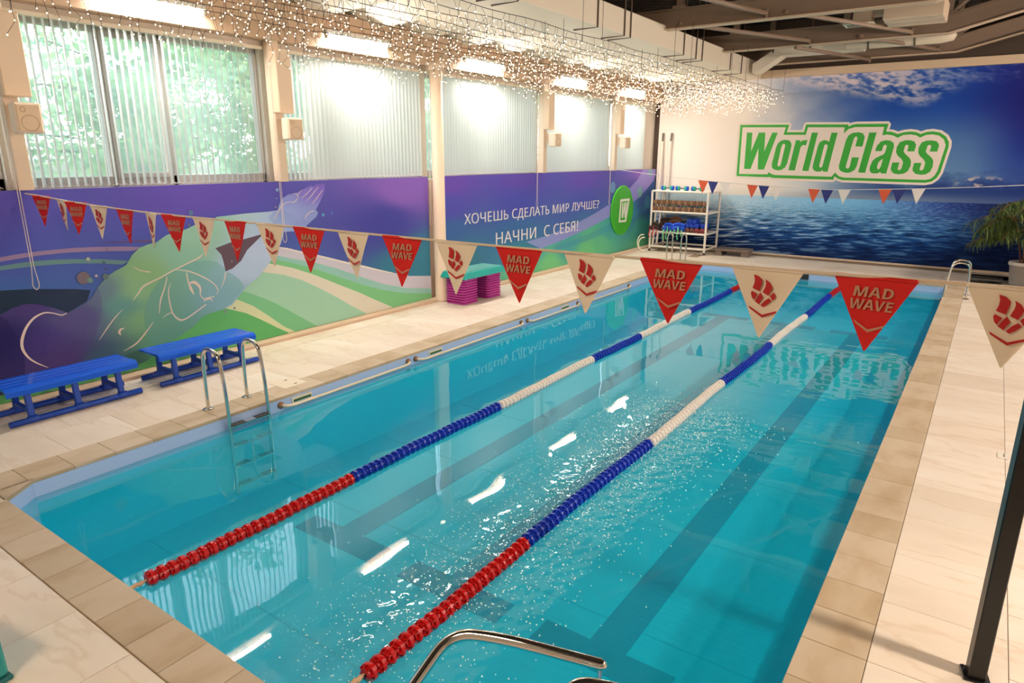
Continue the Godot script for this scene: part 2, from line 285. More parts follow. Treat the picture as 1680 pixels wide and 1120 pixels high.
func done(st: SurfaceTool) -> ArrayMesh:
	st.generate_normals()
	return st.commit()

func tri(st: SurfaceTool, a: Vector3, b: Vector3, c: Vector3) -> void:   # counter-clockwise from outside
	st.add_vertex(a); st.add_vertex(c); st.add_vertex(b)

func quad(st: SurfaceTool, a: Vector3, b: Vector3, c: Vector3, d: Vector3) -> void:
	tri(st, a, b, c); tri(st, a, c, d)

func out_tri(st: SurfaceTool, a: Vector3, b: Vector3, c: Vector3, o: Vector3) -> void:  # turned away from o
	if (b - a).cross(c - a).dot((a + b + c) / 3.0 - o) >= 0.0: tri(st, a, b, c)
	else: tri(st, a, c, b)

func out_quad(st: SurfaceTool, a: Vector3, b: Vector3, c: Vector3, d: Vector3, o: Vector3) -> void:
	if (b - a).cross(c - a).dot((a + b + c + d) / 4.0 - o) >= 0.0: quad(st, a, b, c, d)
	else: quad(st, a, d, c, b)

func bx(st: SurfaceTool, c: Vector3, s: Vector3, ch := 0.0, bs := Basis()) -> void:   # box with chamfered edges
	var h := s * 0.5
	if ch <= 0.0:
		for ax in 3:
			for sg in [-1.0, 1.0]:
				var u := (ax + 1) % 3
				var v := (ax + 2) % 3
				var q := []
				for e in [[-1, -1], [1, -1], [1, 1], [-1, 1]]:
					var p := Vector3.ZERO
					p[ax] = h[ax] * sg; p[u] = h[u] * e[0]; p[v] = h[v] * e[1]
					q.append(c + bs * p)
				out_quad(st, q[0], q[1], q[2], q[3], c)
		return
	for ax in 3:
		var u := (ax + 1) % 3
		var v := (ax + 2) % 3
		for sg in [-1.0, 1.0]:
			var q := []
			for e in [[-1, -1], [1, -1], [1, 1], [-1, 1]]:
				var p := Vector3.ZERO
				p[ax] = h[ax] * sg; p[u] = (h[u] - ch) * e[0]; p[v] = (h[v] - ch) * e[1]
				q.append(c + bs * p)
			out_quad(st, q[0], q[1], q[2], q[3], c)
		for e in [[-1, -1], [1, -1], [1, 1], [-1, 1]]:
			var q := []
			for k in [[0, -1], [0, 1], [1, 1], [1, -1]]:
				var p := Vector3.ZERO
				p[ax] = (h[ax] - ch) * k[1]
				p[u] = (h[u] - (ch if k[0] == 1 else 0.0)) * e[0]
				p[v] = (h[v] - (0.0 if k[0] == 1 else ch)) * e[1]
				q.append(c + bs * p)
			out_quad(st, q[0], q[1], q[2], q[3], c)
	for sx in [-1.0, 1.0]:
		for sy in [-1.0, 1.0]:
			for sz in [-1.0, 1.0]:
				var s3 := Vector3(sx, sy, sz)
				var a := h; a.y -= ch; a.z -= ch
				var b := h; b.x -= ch; b.z -= ch
				var d := h; d.x -= ch; d.y -= ch
				out_tri(st, c + bs * (a * s3), c + bs * (b * s3), c + bs * (d * s3), c)

func box_mesh(s: Vector3, ch := 0.0, c := Vector3.ZERO) -> ArrayMesh:
	var st := begin()
	bx(st, c, s, ch)
	return done(st)

func span(st: SurfaceTool, lo: Vector3, hi: Vector3, ch := 0.0) -> void:
	bx(st, (lo + hi) * 0.5, (hi - lo).abs(), ch)

func ring_at(p: Vector3, x: Vector3, y: Vector3, r: float, n: int) -> Array:
	var a := []
	for i in n:
		var t := TAU * i / n
		a.append(p + (x * cos(t) + y * sin(t)) * r)
	return a

func tube(st: SurfaceTool, pts: Array, r: float, n := 10, closed := false) -> void:
	st.set_smooth_group(0)
	var rings := []
	var nx := Vector3.ZERO
	var m := pts.size()
	for i in m:
		var prev: Vector3 = pts[(i - 1 + m) % m] if closed else pts[maxi(i - 1, 0)]
		var next: Vector3 = pts[(i + 1) % m] if closed else pts[mini(i + 1, m - 1)]
		var t := (next - prev).normalized()
		if i == 0:
			nx = t.cross(Vector3.UP if absf(t.y) < 0.9 else Vector3.RIGHT).normalized()
		else:
			nx = (nx - t * nx.dot(t)).normalized()
		rings.append(ring_at(pts[i], nx, t.cross(nx), r, n))
	for i in (m if closed else m - 1):
		var A: Array = rings[i]
		var B: Array = rings[(i + 1) % m]
		for k in n:
			var k2 := (k + 1) % n
			quad(st, A[k], A[k2], B[k2], B[k])
	if not closed:
		st.set_smooth_group(-1)
		for k in n - 2:
			tri(st, rings[0][0], rings[0][k + 2], rings[0][k + 1])
			tri(st, rings[m - 1][0], rings[m - 1][k + 1], rings[m - 1][k + 2])

func tube_mesh(pts: Array, r: float, n := 10) -> ArrayMesh:
	var st := begin(true)
	tube(st, pts, r, n)
	return done(st)

func bend(pts: Array, r: float, n := 6) -> Array:   # rounds the corners of a path
	var out := [pts[0]]
	for i in range(1, pts.size() - 1):
		var a: Vector3 = pts[i - 1]
		var b: Vector3 = pts[i]
		var c: Vector3 = pts[i + 1]
		var k := minf(r, minf(a.distance_to(b), b.distance_to(c)) * 0.49)
		var p := b + (a - b).normalized() * k
		var q := b + (c - b).normalized() * k
		for j in n + 1:
			var t := float(j) / n
			out.append(p.lerp(b, t).lerp(b.lerp(q, t), t))
	out.append(pts[-1])
	return out

func lathe(st: SurfaceTool, prof: Array, n := 24, xf := Transform3D()) -> void:   # prof: Vector2(radius, height), from the bottom up
	for i in prof.size() - 1:
		var a: Vector2 = prof[i]
		var b: Vector2 = prof[i + 1]
		for k in n:
			var t0 := TAU * k / n
			var t1 := TAU * (k + 1) / n
			var p := xf * Vector3(a.x * cos(t0), a.y, a.x * sin(t0))
			var q := xf * Vector3(a.x * cos(t1), a.y, a.x * sin(t1))
			var r := xf * Vector3(b.x * cos(t1), b.y, b.x * sin(t1))
			var s := xf * Vector3(b.x * cos(t0), b.y, b.x * sin(t0))
			if a.x > 1e-5: tri(st, p, r, q)
			if b.x > 1e-5: tri(st, p, s, r)

func lathe_mesh(prof: Array, n := 24, xf := Transform3D(), smooth := true) -> ArrayMesh:
	var st := begin(smooth)
	lathe(st, prof, n, xf)
	return done(st)

func flat(a: Array) -> PackedVector2Array:
	var p := PackedVector2Array()
	for i in range(0, a.size(), 2): p.append(Vector2(a[i], a[i + 1]))
	return p

func fill_poly(st: SurfaceTool, poly: PackedVector2Array, to3: Callable, n: Vector3, uv = null) -> void:
	var ix := Geometry2D.triangulate_polygon(poly)
	for i in range(0, ix.size(), 3):
		var t := [poly[ix[i]], poly[ix[i + 1]], poly[ix[i + 2]]]
		var p := t.map(func(v): return to3.call(v))
		if (p[1] - p[0]).cross(p[2] - p[0]).dot(n) < 0.0:
			t.reverse(); p.reverse()
		for k in [0, 2, 1]:
			if uv != null: st.set_uv(uv.call(t[k]))
			st.add_vertex(p[k])

func plate(poly: PackedVector2Array, th: float, xf := Transform3D()) -> ArrayMesh:   # outline with thickness, in the x-y plane
	var st := begin()
	fill_poly(st, poly, func(v): return xf * Vector3(v.x, v.y, th), xf.basis.z)
	fill_poly(st, poly, func(v): return xf * Vector3(v.x, v.y, 0.0), -xf.basis.z)
	var cw := Geometry2D.is_polygon_clockwise(poly)
	for i in poly.size():
		var a := poly[i]
		var b := poly[(i + 1) % poly.size()]
		if cw:
			var c := a
			a = b; b = c
		quad(st, xf * Vector3(a.x, a.y, 0), xf * Vector3(b.x, b.y, 0), xf * Vector3(b.x, b.y, th), xf * Vector3(a.x, a.y, th))
	return done(st)

func smooth_poly(p: PackedVector2Array, k := 3) -> PackedVector2Array:
	var o := PackedVector2Array()
	var n := p.size()
	for i in n:
		var a := p[(i - 1 + n) % n]
		var b := p[i]
		var c := p[(i + 1) % n]
		var d := p[(i + 2) % n]
		for j in k: o.append(b.cubic_interpolate(c, a, d, float(j) / k))
	return o

# flat print on the left wall (points are z, y), lying `lift` in front of its panel
func left_print(called: String, parent: Node, poly: PackedVector2Array, m: Material, lift: float, z0 := 0.0, z1 := 1.0) -> MeshInstance3D:
	var st := begin()
	fill_poly(st, poly, func(v): return Vector3(WL + lift, v.y, v.x), Vector3.RIGHT, func(v): return Vector2((v.x - z0) / (z1 - z0), 1.0 - v.y / 2.42))
	return put(called, done(st), m, parent)

func far_print(called: String, parent: Node, poly: PackedVector2Array, m: Material, lift: float) -> MeshInstance3D:
	var st := begin()
	fill_poly(st, poly, func(v): return Vector3(v.x, v.y, ZF + lift), Vector3.BACK)
	return put(called, done(st), m, parent)

func text(s: String, f: Font, depth := 0.004) -> TextMesh:
	var t := TextMesh.new()
	t.text = s
	t.font = f
	t.font_size = 64
	t.pixel_size = 0.01
	t.depth = depth
	t.curve_step = 1.5
	return t

func fit_text(called: String, parent: Node, s: String, f: Font, m: Material, centre: Vector3, w: float, h: float, bs: Basis, th := 0.003, shear := 0.0) -> MeshInstance3D:
	var t := text(s, f, 1.0)
	var bb := t.get_aabb()
	var sx := w / bb.size.x
	var sy := h / bb.size.y
	var b := Basis(Vector3(sx, 0, 0), Vector3(shear * sy, sy, 0), Vector3(0, 0, th))
	var xf := Transform3D(bs * b, centre - bs * b * (bb.get_center()))
	# bake, so that the node itself stays unscaled
	var st := SurfaceTool.new()
	st.begin(Mesh.PRIMITIVE_TRIANGLES)
	st.append_from(t, 0, xf)
	return put(called, st.commit(), m, parent)

# ------------------------------------------------------------------ the scene
func _ready() -> void:
	rng.seed = 20
	# camera
	var cam := Camera3D.new()
	cam.name = "camera"
	add_child(cam)
	cam.transform = Transform3D(Basis(Vector3(0.8189034, 0.003133, -0.5739228), Vector3(-0.1551102, 0.9639814, -0.2160573), Vector3(0.552574, 0.2659513, 0.7898936)), Vector3(0, 2.8, 0))
	cam.fov = 53.871
	cam.near = 0.05
	cam.far = 200.0
	cam.current = true
	# sky and exposure
	var we := WorldEnvironment.new()
	we.name = "environment"
	var e := Environment.new()
	e.background_mode = Environment.BG_SKY
	var sky := Sky.new()
	var sm := ProceduralSkyMaterial.new()
	sm.sky_top_color = rgb(196, 214, 235)
	sm.sky_horizon_color = rgb(240, 244, 248)
	sm.ground_bottom_color = rgb(120, 128, 110)
	sm.ground_horizon_color = rgb(200, 205, 200)
	sm.sky_energy_multiplier = SKY_ENERGY
	sm.ground_energy_multiplier = SKY_ENERGY * 0.5
	sky.sky_material = sm
	e.sky = sky
	e.tonemap_mode = Environment.TONE_MAPPER_LINEAR
	e.tonemap_exposure = EXPOSURE
	e.sdfgi_enabled = true
	e.ssao_enabled = true
	e.ssil_enabled = true
	we.environment = e
	add_child(we)
	var f1 := SystemFont.new()
	f1.font_names = PackedStringArray(["Droid Sans"])
	regular = f1
	var f2 := SystemFont.new()
	f2.font_names = PackedStringArray(["Droid Sans"])
	f2.font_weight = 700
	bold = f2
	lamps()
	# structure
	floor_and_deck()
	basin_and_water()
	walls()
	windows()
	ceiling_and_roof()
	# objects
	panel_swimmer()
	panel_slogan()
	sea_mural()
	columns_and_speakers()
	blinds()
	duct_and_fittings()
	string_lights()
	bunting_near()
	bunting_far()
	lane_ropes()
	ladders()
	rails_and_inlets()
	benches()
	steps()
	rack()
	corner_things()
	plant()
	small_things()
	outdoors()

const SKY_ENERGY := 2.8
const EXPOSURE := 0.95
const LAMP := 5.0
const RLAMP := 28.0
const LAMP_WARM := Color(1.0, 0.97, 0.92)

func area_light(called: String, at: Vector3, dir: Vector3, up: Vector3, size: Vector2, energy: float, c: Color) -> void:
	var l := AreaLight3D.new()
	l.name = numbered(called)
	l.area_size = size
	l.light_energy = energy
	l.light_color = c
	l.shadow_enabled = true
	l.set("area_range", 60.0)
	add_child(l)
	l.look_at_from_position(at, at + dir, up)

func lamps() -> void:
	var tube_m := mat("lamp_tube", Color.WHITE, 0.4)
	tube_m.emission_enabled = true
	tube_m.emission = Color(1.0, 0.96, 0.90)
	tube_m.emission_energy_multiplier = 190.0
	var white := mat("lamp_housing", rgb(228, 222, 212), 0.4)
	var face_m := mat("flood_face", Color.WHITE, 0.4)
	face_m.emission_enabled = true
	face_m.emission = Color(1.0, 0.93, 0.84)
	face_m.emission_energy_multiplier = 12.0
	var zc := [-4.85, -8.15, -11.5, -15.05, -18.5]
	for i in 5:
		var t := thing("linear_lamp", "%s glowing linear lamp from the camera, fixed above the blinds" % ORD[i], "lamp", Vector3(-8.74, 4.60, zc[i]), 0, "linear lamps above the windows")
		put("housing", box_mesh(Vector3(0.10, 0.07, 1.34), 0.012, Vector3(0, 0.03, 0)), white, t)
		put("glowing_tube", lathe_mesh([Vector2(0, -0.62), Vector2(0.028, -0.62), Vector2(0.03, -0.6), Vector2(0.03, 0.6), Vector2(0.028, 0.62), Vector2(0, 0.62)], 14, Transform3D(Basis(Vector3.RIGHT, PI / 2), Vector3(0.0, -0.036, 0))), tube_m, t)
		for s in [-0.64, 0.64]:
			put("end_cap", box_mesh(Vector3(0.075, 0.075, 0.04), 0.008, Vector3(0, -0.03, s)), white, t)
		area_light("linear_lamp_glow", Vector3(-8.74, 4.52, zc[i]), Vector3(-0.45, -1, 0), Vector3.BACK, Vector2(0.10, 1.25), LAMP, LAMP_WARM)
	# the same hall has flood lamps high on the right-hand side, out of the picture
	var nth := 0
	for p in [[-4.02, 3.35], [-8.6, 4.4], [-13.4, 4.4], [-17.6, 4.4]]:
		var t := thing("flood_lamp", "%s flood lamp on the right wall, counted from the black post" % ORD[nth], "lamp", Vector3(3.05, p[1], p[0]), 0, "flood lamps on the right wall")
		nth += 1
		put("housing", box_mesh(Vector3(0.12, 0.34, 0.46), 0.02, Vector3(0.02, 0, 0)), white, t)
		put("glowing_face", box_mesh(Vector3(0.012, 0.28, 0.40), 0.004, Vector3(-0.045, 0, 0)), face_m, t)
		area_light("flood_lamp_glow", Vector3(2.98, p[1], p[0]), Vector3(-1, -0.55, 0), Vector3.UP, Vector2(0.30, 0.22), RLAMP, Color(1.0, 0.93, 0.86))

	var t := thing("added_light_panel", "unseen light panel, added above and behind the camera to brighten the pennants", "lamp", Vector3(-3.0, 5.7, 1.6))  # added fill light with no known lamp behind it, brightens the pennants
	var tilt := Basis(Vector3.RIGHT, 0.9)
	put("housing", box_mesh(Vector3(1.5, 0.08, 0.8), 0.02), white, t, Transform3D(tilt, Vector3.ZERO))
	put("glowing_face", box_mesh(Vector3(1.4, 0.012, 0.7), 0.004, Vector3(0, -0.045, 0)), face_m, t, Transform3D(tilt, Vector3.ZERO))
	for x in [-0.6, 0.6]: put("suspension_rod", tube_mesh([Vector3(x, 0.0, 0), Vector3(x, 0.7, 0)], 0.012, 6), white, t)
	area_light("added_light_panel_glow", Vector3(-3.0, 5.7, 1.6) + tilt * Vector3(0, -0.07, 0), tilt * Vector3.DOWN, Vector3.RIGHT, Vector2(0.7, 1.4), 12.0, Color(1.0, 0.86, 0.70))

# ------------------------------------------------------------------ floor, pool
func floor_and_deck() -> void:
	var fl := Node3D.new()
	fl.name = "floor"
	add_child(fl)
	structure(fl)
	var grout := mat("grout", rgb(150, 128, 104), 0.9)
	var st := begin()
	span(st, Vector3(-9.3, -0.3, PZ0 + 0.01), Vector3(3.4, -0.012, 3.3))
	span(st, Vector3(-9.3, -0.3, -21.0), Vector3(3.4, -0.012, PZ1 - 0.01))
	span(st, Vector3(-9.3, -0.3, PZ1 - 0.01), Vector3(PX0 - 0.01, -0.012, PZ0 + 0.01))
	span(st, Vector3(PX1 + 0.01, -0.3, PZ1 - 0.01), Vector3(3.4, -0.012, PZ0 + 0.01))
	put("floor_slab", done(st), grout, fl)
	# cream veined tiles in a few tones, and the darker coping stones
	var veins := noise_tex(0.006, 5, [[0.0, rgb(255, 255, 255)], [0.44, rgb(250, 246, 240)], [0.5, rgb(240, 231, 220)], [0.54, rgb(250, 246, 240)], [1.0, rgb(240, 234, 226)]], 512, 5, 26.0)
	var cloud := noise_tex(0.010, 9, [[0.0, rgb(226, 214, 198)], [0.5, rgb(248, 243, 236)], [1.0, rgb(255, 255, 255)]], 512, 5, 12.0)
	var deck := []
	for k in 4:
		var m := textured("deck_tile_%d" % k, veins, Vector3(0.16, 0.42, 0.55), [rgb(242, 232, 220), rgb(239, 227, 213), rgb(245, 236, 225), rgb(236, 225, 211)][k], 0.42)
		m.uv1_offset = Vector3(k * 0.31, 0, k * 0.17)
		deck.append(m)
	var cope := []
	for k in 4:
		var m := textured("coping_tile_%d" % k, cloud, Vector3(0.5, 0.5, 0.25), [rgb(206, 190, 166), rgb(199, 183, 158), rgb(211, 196, 174), rgb(202, 185, 159)][k], 0.55)
		m.uv1_offset = Vector3(k * 0.23, 0, k * 0.41)
		cope.append(m)
	var T := 0.67
	var G := 0.004
	var tile_mesh := box_mesh(Vector3(T - G, 0.012, T - G), 0.0015)
	var half := box_mesh(Vector3(0.52 - G, 0.012, T - G), 0.0015)
	var right := []
	var r := 0
	for row in 3:
		var x := -0.18 + T * (row + 0.5)
		for k in 30:
			right.append(Transform3D(Basis(), Vector3(x, -0.006, -1.43 - T * (k + 0.5) + 0.27 - (0.3 if row % 2 == 1 else 0.0))))
	pieces("tile", fl, tile_mesh, deck, right)
	var left := []
	var leftn := []
	for k in 27:
		left.append(Transform3D(Basis(), Vector3(-7.02 - T * 0.5, -0.006, -1.83 - T * (k + 0.5))))
		left.append(Transform3D(Basis(), Vector3(-7.02 - T * 1.5, -0.006, -1.44 - T * (k + 0.5))))
		leftn.append(Transform3D(Basis(), Vector3(-7.02 - T * 2.0 - 0.27, -0.006, -1.83 - T * (k + 0.5))))
	for k in 15:
		for j in 3:
			left.append(Transform3D(Basis(), Vector3(-9.06 + T * (k + 0.5), -0.006, -1.425 + T * (j + 0.5))))
	for k in 13:
		for j in 3:
			left.append(Transform3D(Basis(), Vector3(-7.02 + T * (k + 0.5) + (0.3 if j == 1 else 0.0), -0.006, -18.21 - T * (j + 0.5))))
	pieces("deck_tile", fl, tile_mesh, deck, left)
	pieces("narrow_tile", fl, half, deck, leftn)
	# coping: stones of 0.37 m round the water with a thin worn edge
	var P := 0.37
	var c_side := box_mesh(Vector3(0.36 - G, 0.035, P - G), 0.003)
	var c_left := box_mesh(Vector3(0.39 - G, 0.035, P - G), 0.003)
	var c_end := box_mesh(Vector3(P - G, 0.035, 0.31 - G), 0.003)
	var a := []
	var b := []
	var c := []
	for k in 44:
		a.append(Transform3D(Basis(), Vector3(-0.36, -0.0155, -1.62 - P * (k + 0.5))))
		b.append(Transform3D(Basis(), Vector3(-6.825, -0.0155, -1.62 - P * (k + 0.5))))
	for k in 20:
		c.append(Transform3D(Basis(), Vector3(-7.12 + P * (k + 0.5), -0.0155, -1.585)))
		c.append(Transform3D(Basis(), Vector3(-7.02 + P * (k + 0.5), -0.0155, -18.055)))
	pieces("coping_stone", fl, c_side, cope, a)
	pieces("coping_edge", fl, c_left, cope, b)
	pieces("coping_end", fl, c_end, cope, c)
	put("coping_corner", plate(PackedVector2Array([Vector2(PX0 - 0.02, 1.72), Vector2(PX0 + 0.23, 1.72), Vector2(PX0 - 0.02, 2.04)]), 0.035, Transform3D(Basis(Vector3.RIGHT, Vector3.FORWARD, Vector3.UP), Vector3(0, -0.033, 0))), cope[1], fl)

func basin_and_water() -> void:
	var pool := thing("pool_basin", "long blue lined swimming pool basin sunk into the cream deck", "pool")
	structure(pool)
	var under := mat("pool_liner", LINER, 0.55)
	var band := mat("pool_waterline_band", rgb(176, 203, 246), 0.4)
	var yb := -1.05
	var st := begin()
	span(st, Vector3(PX0 - 0.15, yb - 0.2, PZ1 - 0.15), Vector3(PX0, WATER - 0.06, PZ0 + 0.15))
	span(st, Vector3(PX1, yb - 0.2, PZ1 - 0.15), Vector3(PX1 + 0.15, WATER - 0.06, PZ0 + 0.15))
	span(st, Vector3(PX0, yb - 0.2, PZ0), Vector3(PX1, WATER - 0.06, PZ0 + 0.15))
	span(st, Vector3(PX0, yb - 0.2, PZ1 - 0.15), Vector3(PX1, WATER - 0.06, PZ1))
	span(st, Vector3(PX0, yb - 0.2, PZ1), Vector3(PX1, yb, PZ0))
	put("liner", done(st), under, pool)
	st = begin()
	span(st, Vector3(PX0 - 0.15, WATER - 0.06, PZ1 - 0.15), Vector3(PX0, -0.034, PZ0 + 0.15))
	span(st, Vector3(PX1, WATER - 0.06, PZ1 - 0.15), Vector3(PX1 + 0.15, -0.034, PZ0 + 0.15))
	span(st, Vector3(PX0, WATER - 0.06, PZ0), Vector3(PX1, -0.034, PZ0 + 0.15))
	span(st, Vector3(PX0, WATER - 0.06, PZ1 - 0.15), Vector3(PX1, -0.034, PZ1))
	put("waterline_band", done(st), band, pool)
	put("chamfered_corner", plate(PackedVector2Array([Vector2(PX0 - 0.02, 1.72), Vector2(PX0 + 0.23, 1.72), Vector2(PX0 - 0.02, 2.04)]), 1.0, Transform3D(Basis(Vector3.RIGHT, Vector3.FORWARD, Vector3.UP), Vector3(0, -1.034, 0))), band, pool)
	var mark := mat("lane_marking", MARKING, 0.6)
	for x in [-5.02, -3.5, -2.0]:
		st = begin()
		span(st, Vector3(x - 0.16, yb, -16.6), Vector3(x + 0.16, yb + 0.004, -3.93))
		span(st, Vector3(x - 0.58, yb, -4.23), Vector3(x + 0.58, yb + 0.0045, -3.93))
		span(st, Vector3(x - 0.58, yb, -16.6), Vector3(x + 0.58, yb + 0.0045, -16.3))
		put("lane_marking", done(st), mark, pool)
	# faint welded seams of the liner
	var seam := mat("liner_seam", LINER.darkened(0.08), 0.6)
	for k in 9:
		put("liner_seam", box_mesh(Vector3(PX1 - PX0, 0.003, 0.02), 0.0, Vector3((PX0 + PX1) / 2, yb + 0.001, -2.9 - 1.65 * k)), seam, pool)
	# a black overflow grating in the far wall
	var dark := mat("grating", rgb(40, 42, 45), 0.5)
	put("overflow_grating", box_mesh(Vector3(0.34, 0.13, 0.03), 0.005, Vector3(-3.63, -0.1, PZ1 + 0.005)), dark, pool)
	water()

const LINER := Color(0.03, 0.78, 0.90)
const MARKING := Color(0.03, 0.42, 0.60)

func water() -> void:
	var W := 0.022
	var nx := int((PX1 - PX0 - 0.004) / W)
	var nz := int((PZ0 - PZ1 - 0.004) / W)
	var dx := (PX1 - PX0 - 0.004) / nx
	var dz := (PZ0 - PZ1 - 0.004) / nz
	var n1 := FastNoiseLite.new()
	n1.noise_type = FastNoiseLite.TYPE_SIMPLEX_SMOOTH
	n1.frequency = 1.0
	n1.fractal_octaves = 2
	n1.seed = 3
	var n2 := FastNoiseLite.new()
	n2.noise_type = FastNoiseLite.TYPE_SIMPLEX
	n2.frequency = 1.0
	n2.fractal_type = FastNoiseLite.FRACTAL_NONE
	n2.seed = 8
	var hs := PackedFloat32Array()
	hs.resize((nx + 1) * (nz + 1))
	for j in nz + 1:
		var z := PZ1 + 0.002 + dz * j
		var far := smoothstep(-5.0, -7.6, z) * (1.0 - 0.55 * smoothstep(-10.5, -14.0, z))
		for i in nx + 1:
			var x := PX0 + 0.002 + dx * i
			var h := 0.0011 * n1.get_noise_2d(x * 1.1, z * 1.1)
			var side := smoothstep(-3.5, -2.6, x)
			var fa := far * (0.12 + 0.88 * side)
			if fa > 0.02:
				h += fa * 0.0009 * n1.get_noise_2d(x * 1.0 + 30.0, z * 2.6)
				h += fa * 0.00012 * n2.get_noise_2d(x * 3.0 + 7.0, z * 7.5)
			# where two jets stir the surface
			var t := clampf((-z - 2.0) / 5.7, 0.0, 1.0)
			var half := lerpf(0.55, 0.72, t)
			var d := absf(x - lerpf(-2.62, -2.52, t))
			var pl := (1.0 - smoothstep(half * 0.45, half, d)) * smoothstep(-1.8, -2.6, z) * (1.0 - smoothstep(-7.3, -8.1, z))
			if pl > 0.01:
				h += pl * (0.0035 * n2.get_noise_2d(x * 8.0, z * 6.0) + 0.0016 * n2.get_noise_2d(x * 17.0 + 5.0, z * 13.0))
			hs[j * (nx + 1) + i] = h
	var v := PackedVector3Array()
	var nn := PackedVector3Array()
	v.resize(hs.size())
	nn.resize(hs.size())
	for j in nz + 1:
		var z := PZ1 + 0.002 + dz * j
		for i in nx + 1:
			var k := j * (nx + 1) + i
			v[k] = Vector3(PX0 + 0.002 + dx * i, WATER + hs[k], z)
			var l := hs[k - 1] if i > 0 else hs[k]
			var r := hs[k + 1] if i < nx else hs[k]
			var u := hs[k - nx - 1] if j > 0 else hs[k]
			var b := hs[k + nx + 1] if j < nz else hs[k]
			nn[k] = Vector3((l - r) / (2.0 * dx), 1.0, (u - b) / (2.0 * dz)).normalized()
	var ix := PackedInt32Array()
	ix.resize(nx * nz * 6)
	var q := 0
	for j in nz:
		for i in nx:
			var k := j * (nx + 1) + i
			ix[q] = k; ix[q + 1] = k + 1; ix[q + 2] = k + nx + 1
			ix[q + 3] = k + 1; ix[q + 4] = k + nx + 2; ix[q + 5] = k + nx + 1
			q += 6
	var ar := []
	ar.resize(Mesh.ARRAY_MAX)
	ar[Mesh.ARRAY_VERTEX] = v
	ar[Mesh.ARRAY_NORMAL] = nn
	ar[Mesh.ARRAY_INDEX] = ix
	var me := ArrayMesh.new()
	me.add_surface_from_arrays(Mesh.PRIMITIVE_TRIANGLES, ar)
	var m := mat("pool_water", WATER_TINT, 0.0)
	m.transparency = BaseMaterial3D.TRANSPARENCY_ALPHA
	m.metallic_specular = 0.45
	var o := put("pool_water", me, m)
	tag(o, "turquoise pool water, rippled in the middle and mirroring the wall", "water")
	stuff(o)
	# white bubbles by the jets, standing in for glints on the water
	var bub := []
	for k in 3400:
		var t := pow(rng.randf(), 0.8)
		var z := lerpf(-2.0, -7.7, t)
		var half := lerpf(0.6, 0.72, t)
		var x := lerpf(-2.62, -2.52, t) + rng.randfn(-0.06, 0.62) * half
		var s := rng.randf_range(0.6, 1.5) * lerpf(0.7, 1.0, t)
		bub.append(Transform3D(Basis.from_scale(Vector3(s, s * 0.7, s)), Vector3(x, WATER + 0.0015, z)))
	var sp := SphereMesh.new()
	sp.radius = 0.0058
	sp.height = 0.0116
	sp.radial_segments = 8
	sp.rings = 4
	var bo := scatter("glint_bubbles", sp, mat("glint_bubble", rgb(250, 250, 246), 0.15), bub)
	tag(bo, "small white bubbles standing for glints on the stirred water round the lane rope", "bubbles")

const WATER_TINT := Color(0.0, 0.78, 0.90, 0.38)

# ------------------------------------------------------------------ walls, windows, roof
func walls() -> void:
	var cream := mat("wall_cream", rgb(228, 216, 202), 0.7)
	var wl := Node3D.new()
	wl.name = "wall_left"
	add_child(wl)
	structure(wl)
	var st := begin()
	span(st, Vector3(-9.3, -0.3, -21.0), Vector3(-8.95, 2.36, 3.3))
	put("lower_wall", done(st), mat("wall_base", rgb(205, 180, 160), 0.8), wl)
	st = begin()
	span(st, Vector3(-9.3, 4.30, -21.0), Vector3(-9.0, 7.0, 3.3))
	put("upper_wall", done(st), cream, wl)
	put("beam", box_mesh(Vector3(0.26, 0.56, 23.9), 0.01, Vector3(-8.93, 4.67, -8.95)), mat("beam_shaded", rgb(208, 176, 148), 0.65), wl)  # cream beam tinted tan, its shade put into the colour
	st = begin()
	for z in BAYS:
		span(st, Vector3(-9.3, 2.36, z - 0.07), Vector3(-9.05, 4.30, z + 0.07))
	span(st, Vector3(-9.3, 2.36, -21.0), Vector3(-9.05, 4.30, -19.75))
	span(st, Vector3(-9.3, 2.36, 1.0), Vector3(-9.05, 4.30, 3.3))
	put("pier", done(st), cream, wl)
	var wf := put("wall_far", box_mesh(Vector3(12.8, 7.2, 0.3), 0.0, Vector3(-2.95, 3.4, ZF - 0.175)), mat("wall_far", rgb(70, 54, 44), 0.75))
	structure(wf)
	var wr := put("wall_right", box_mesh(Vector3(0.3, 7.3, 24.3), 0.0, Vector3(3.35, 3.35, -8.85)), cream)
	structure(wr)
	var wb := put("wall_back", box_mesh(Vector3(12.8, 7.3, 0.3), 0.0, Vector3(-2.95, 3.35, 3.3)), cream)
	structure(wb)
	var tr := put("trim_1", box_mesh(Vector3(9.6, 0.2, 0.12), 0.008, Vector3(-1.4, 5.03, ZF + 0.05)), mat("trim_tan", rgb(205, 178, 150), 0.6))
	structure(tr)
	var skirt := put("baseboard_left", box_mesh(Vector3(0.2, 0.05, 18.8), 0.006, Vector3(-8.82, 0.025, -11.3)), mat("skirting_tan", rgb(214, 186, 160), 0.6))
	structure(skirt)
	var sk2 := put("baseboard_far", box_mesh(Vector3(11.9, 0.05, 0.06), 0.006, Vector3(-2.9, 0.025, ZF + 0.03)), mat("skirting_stone", rgb(214, 194, 172), 0.5))
	structure(sk2)

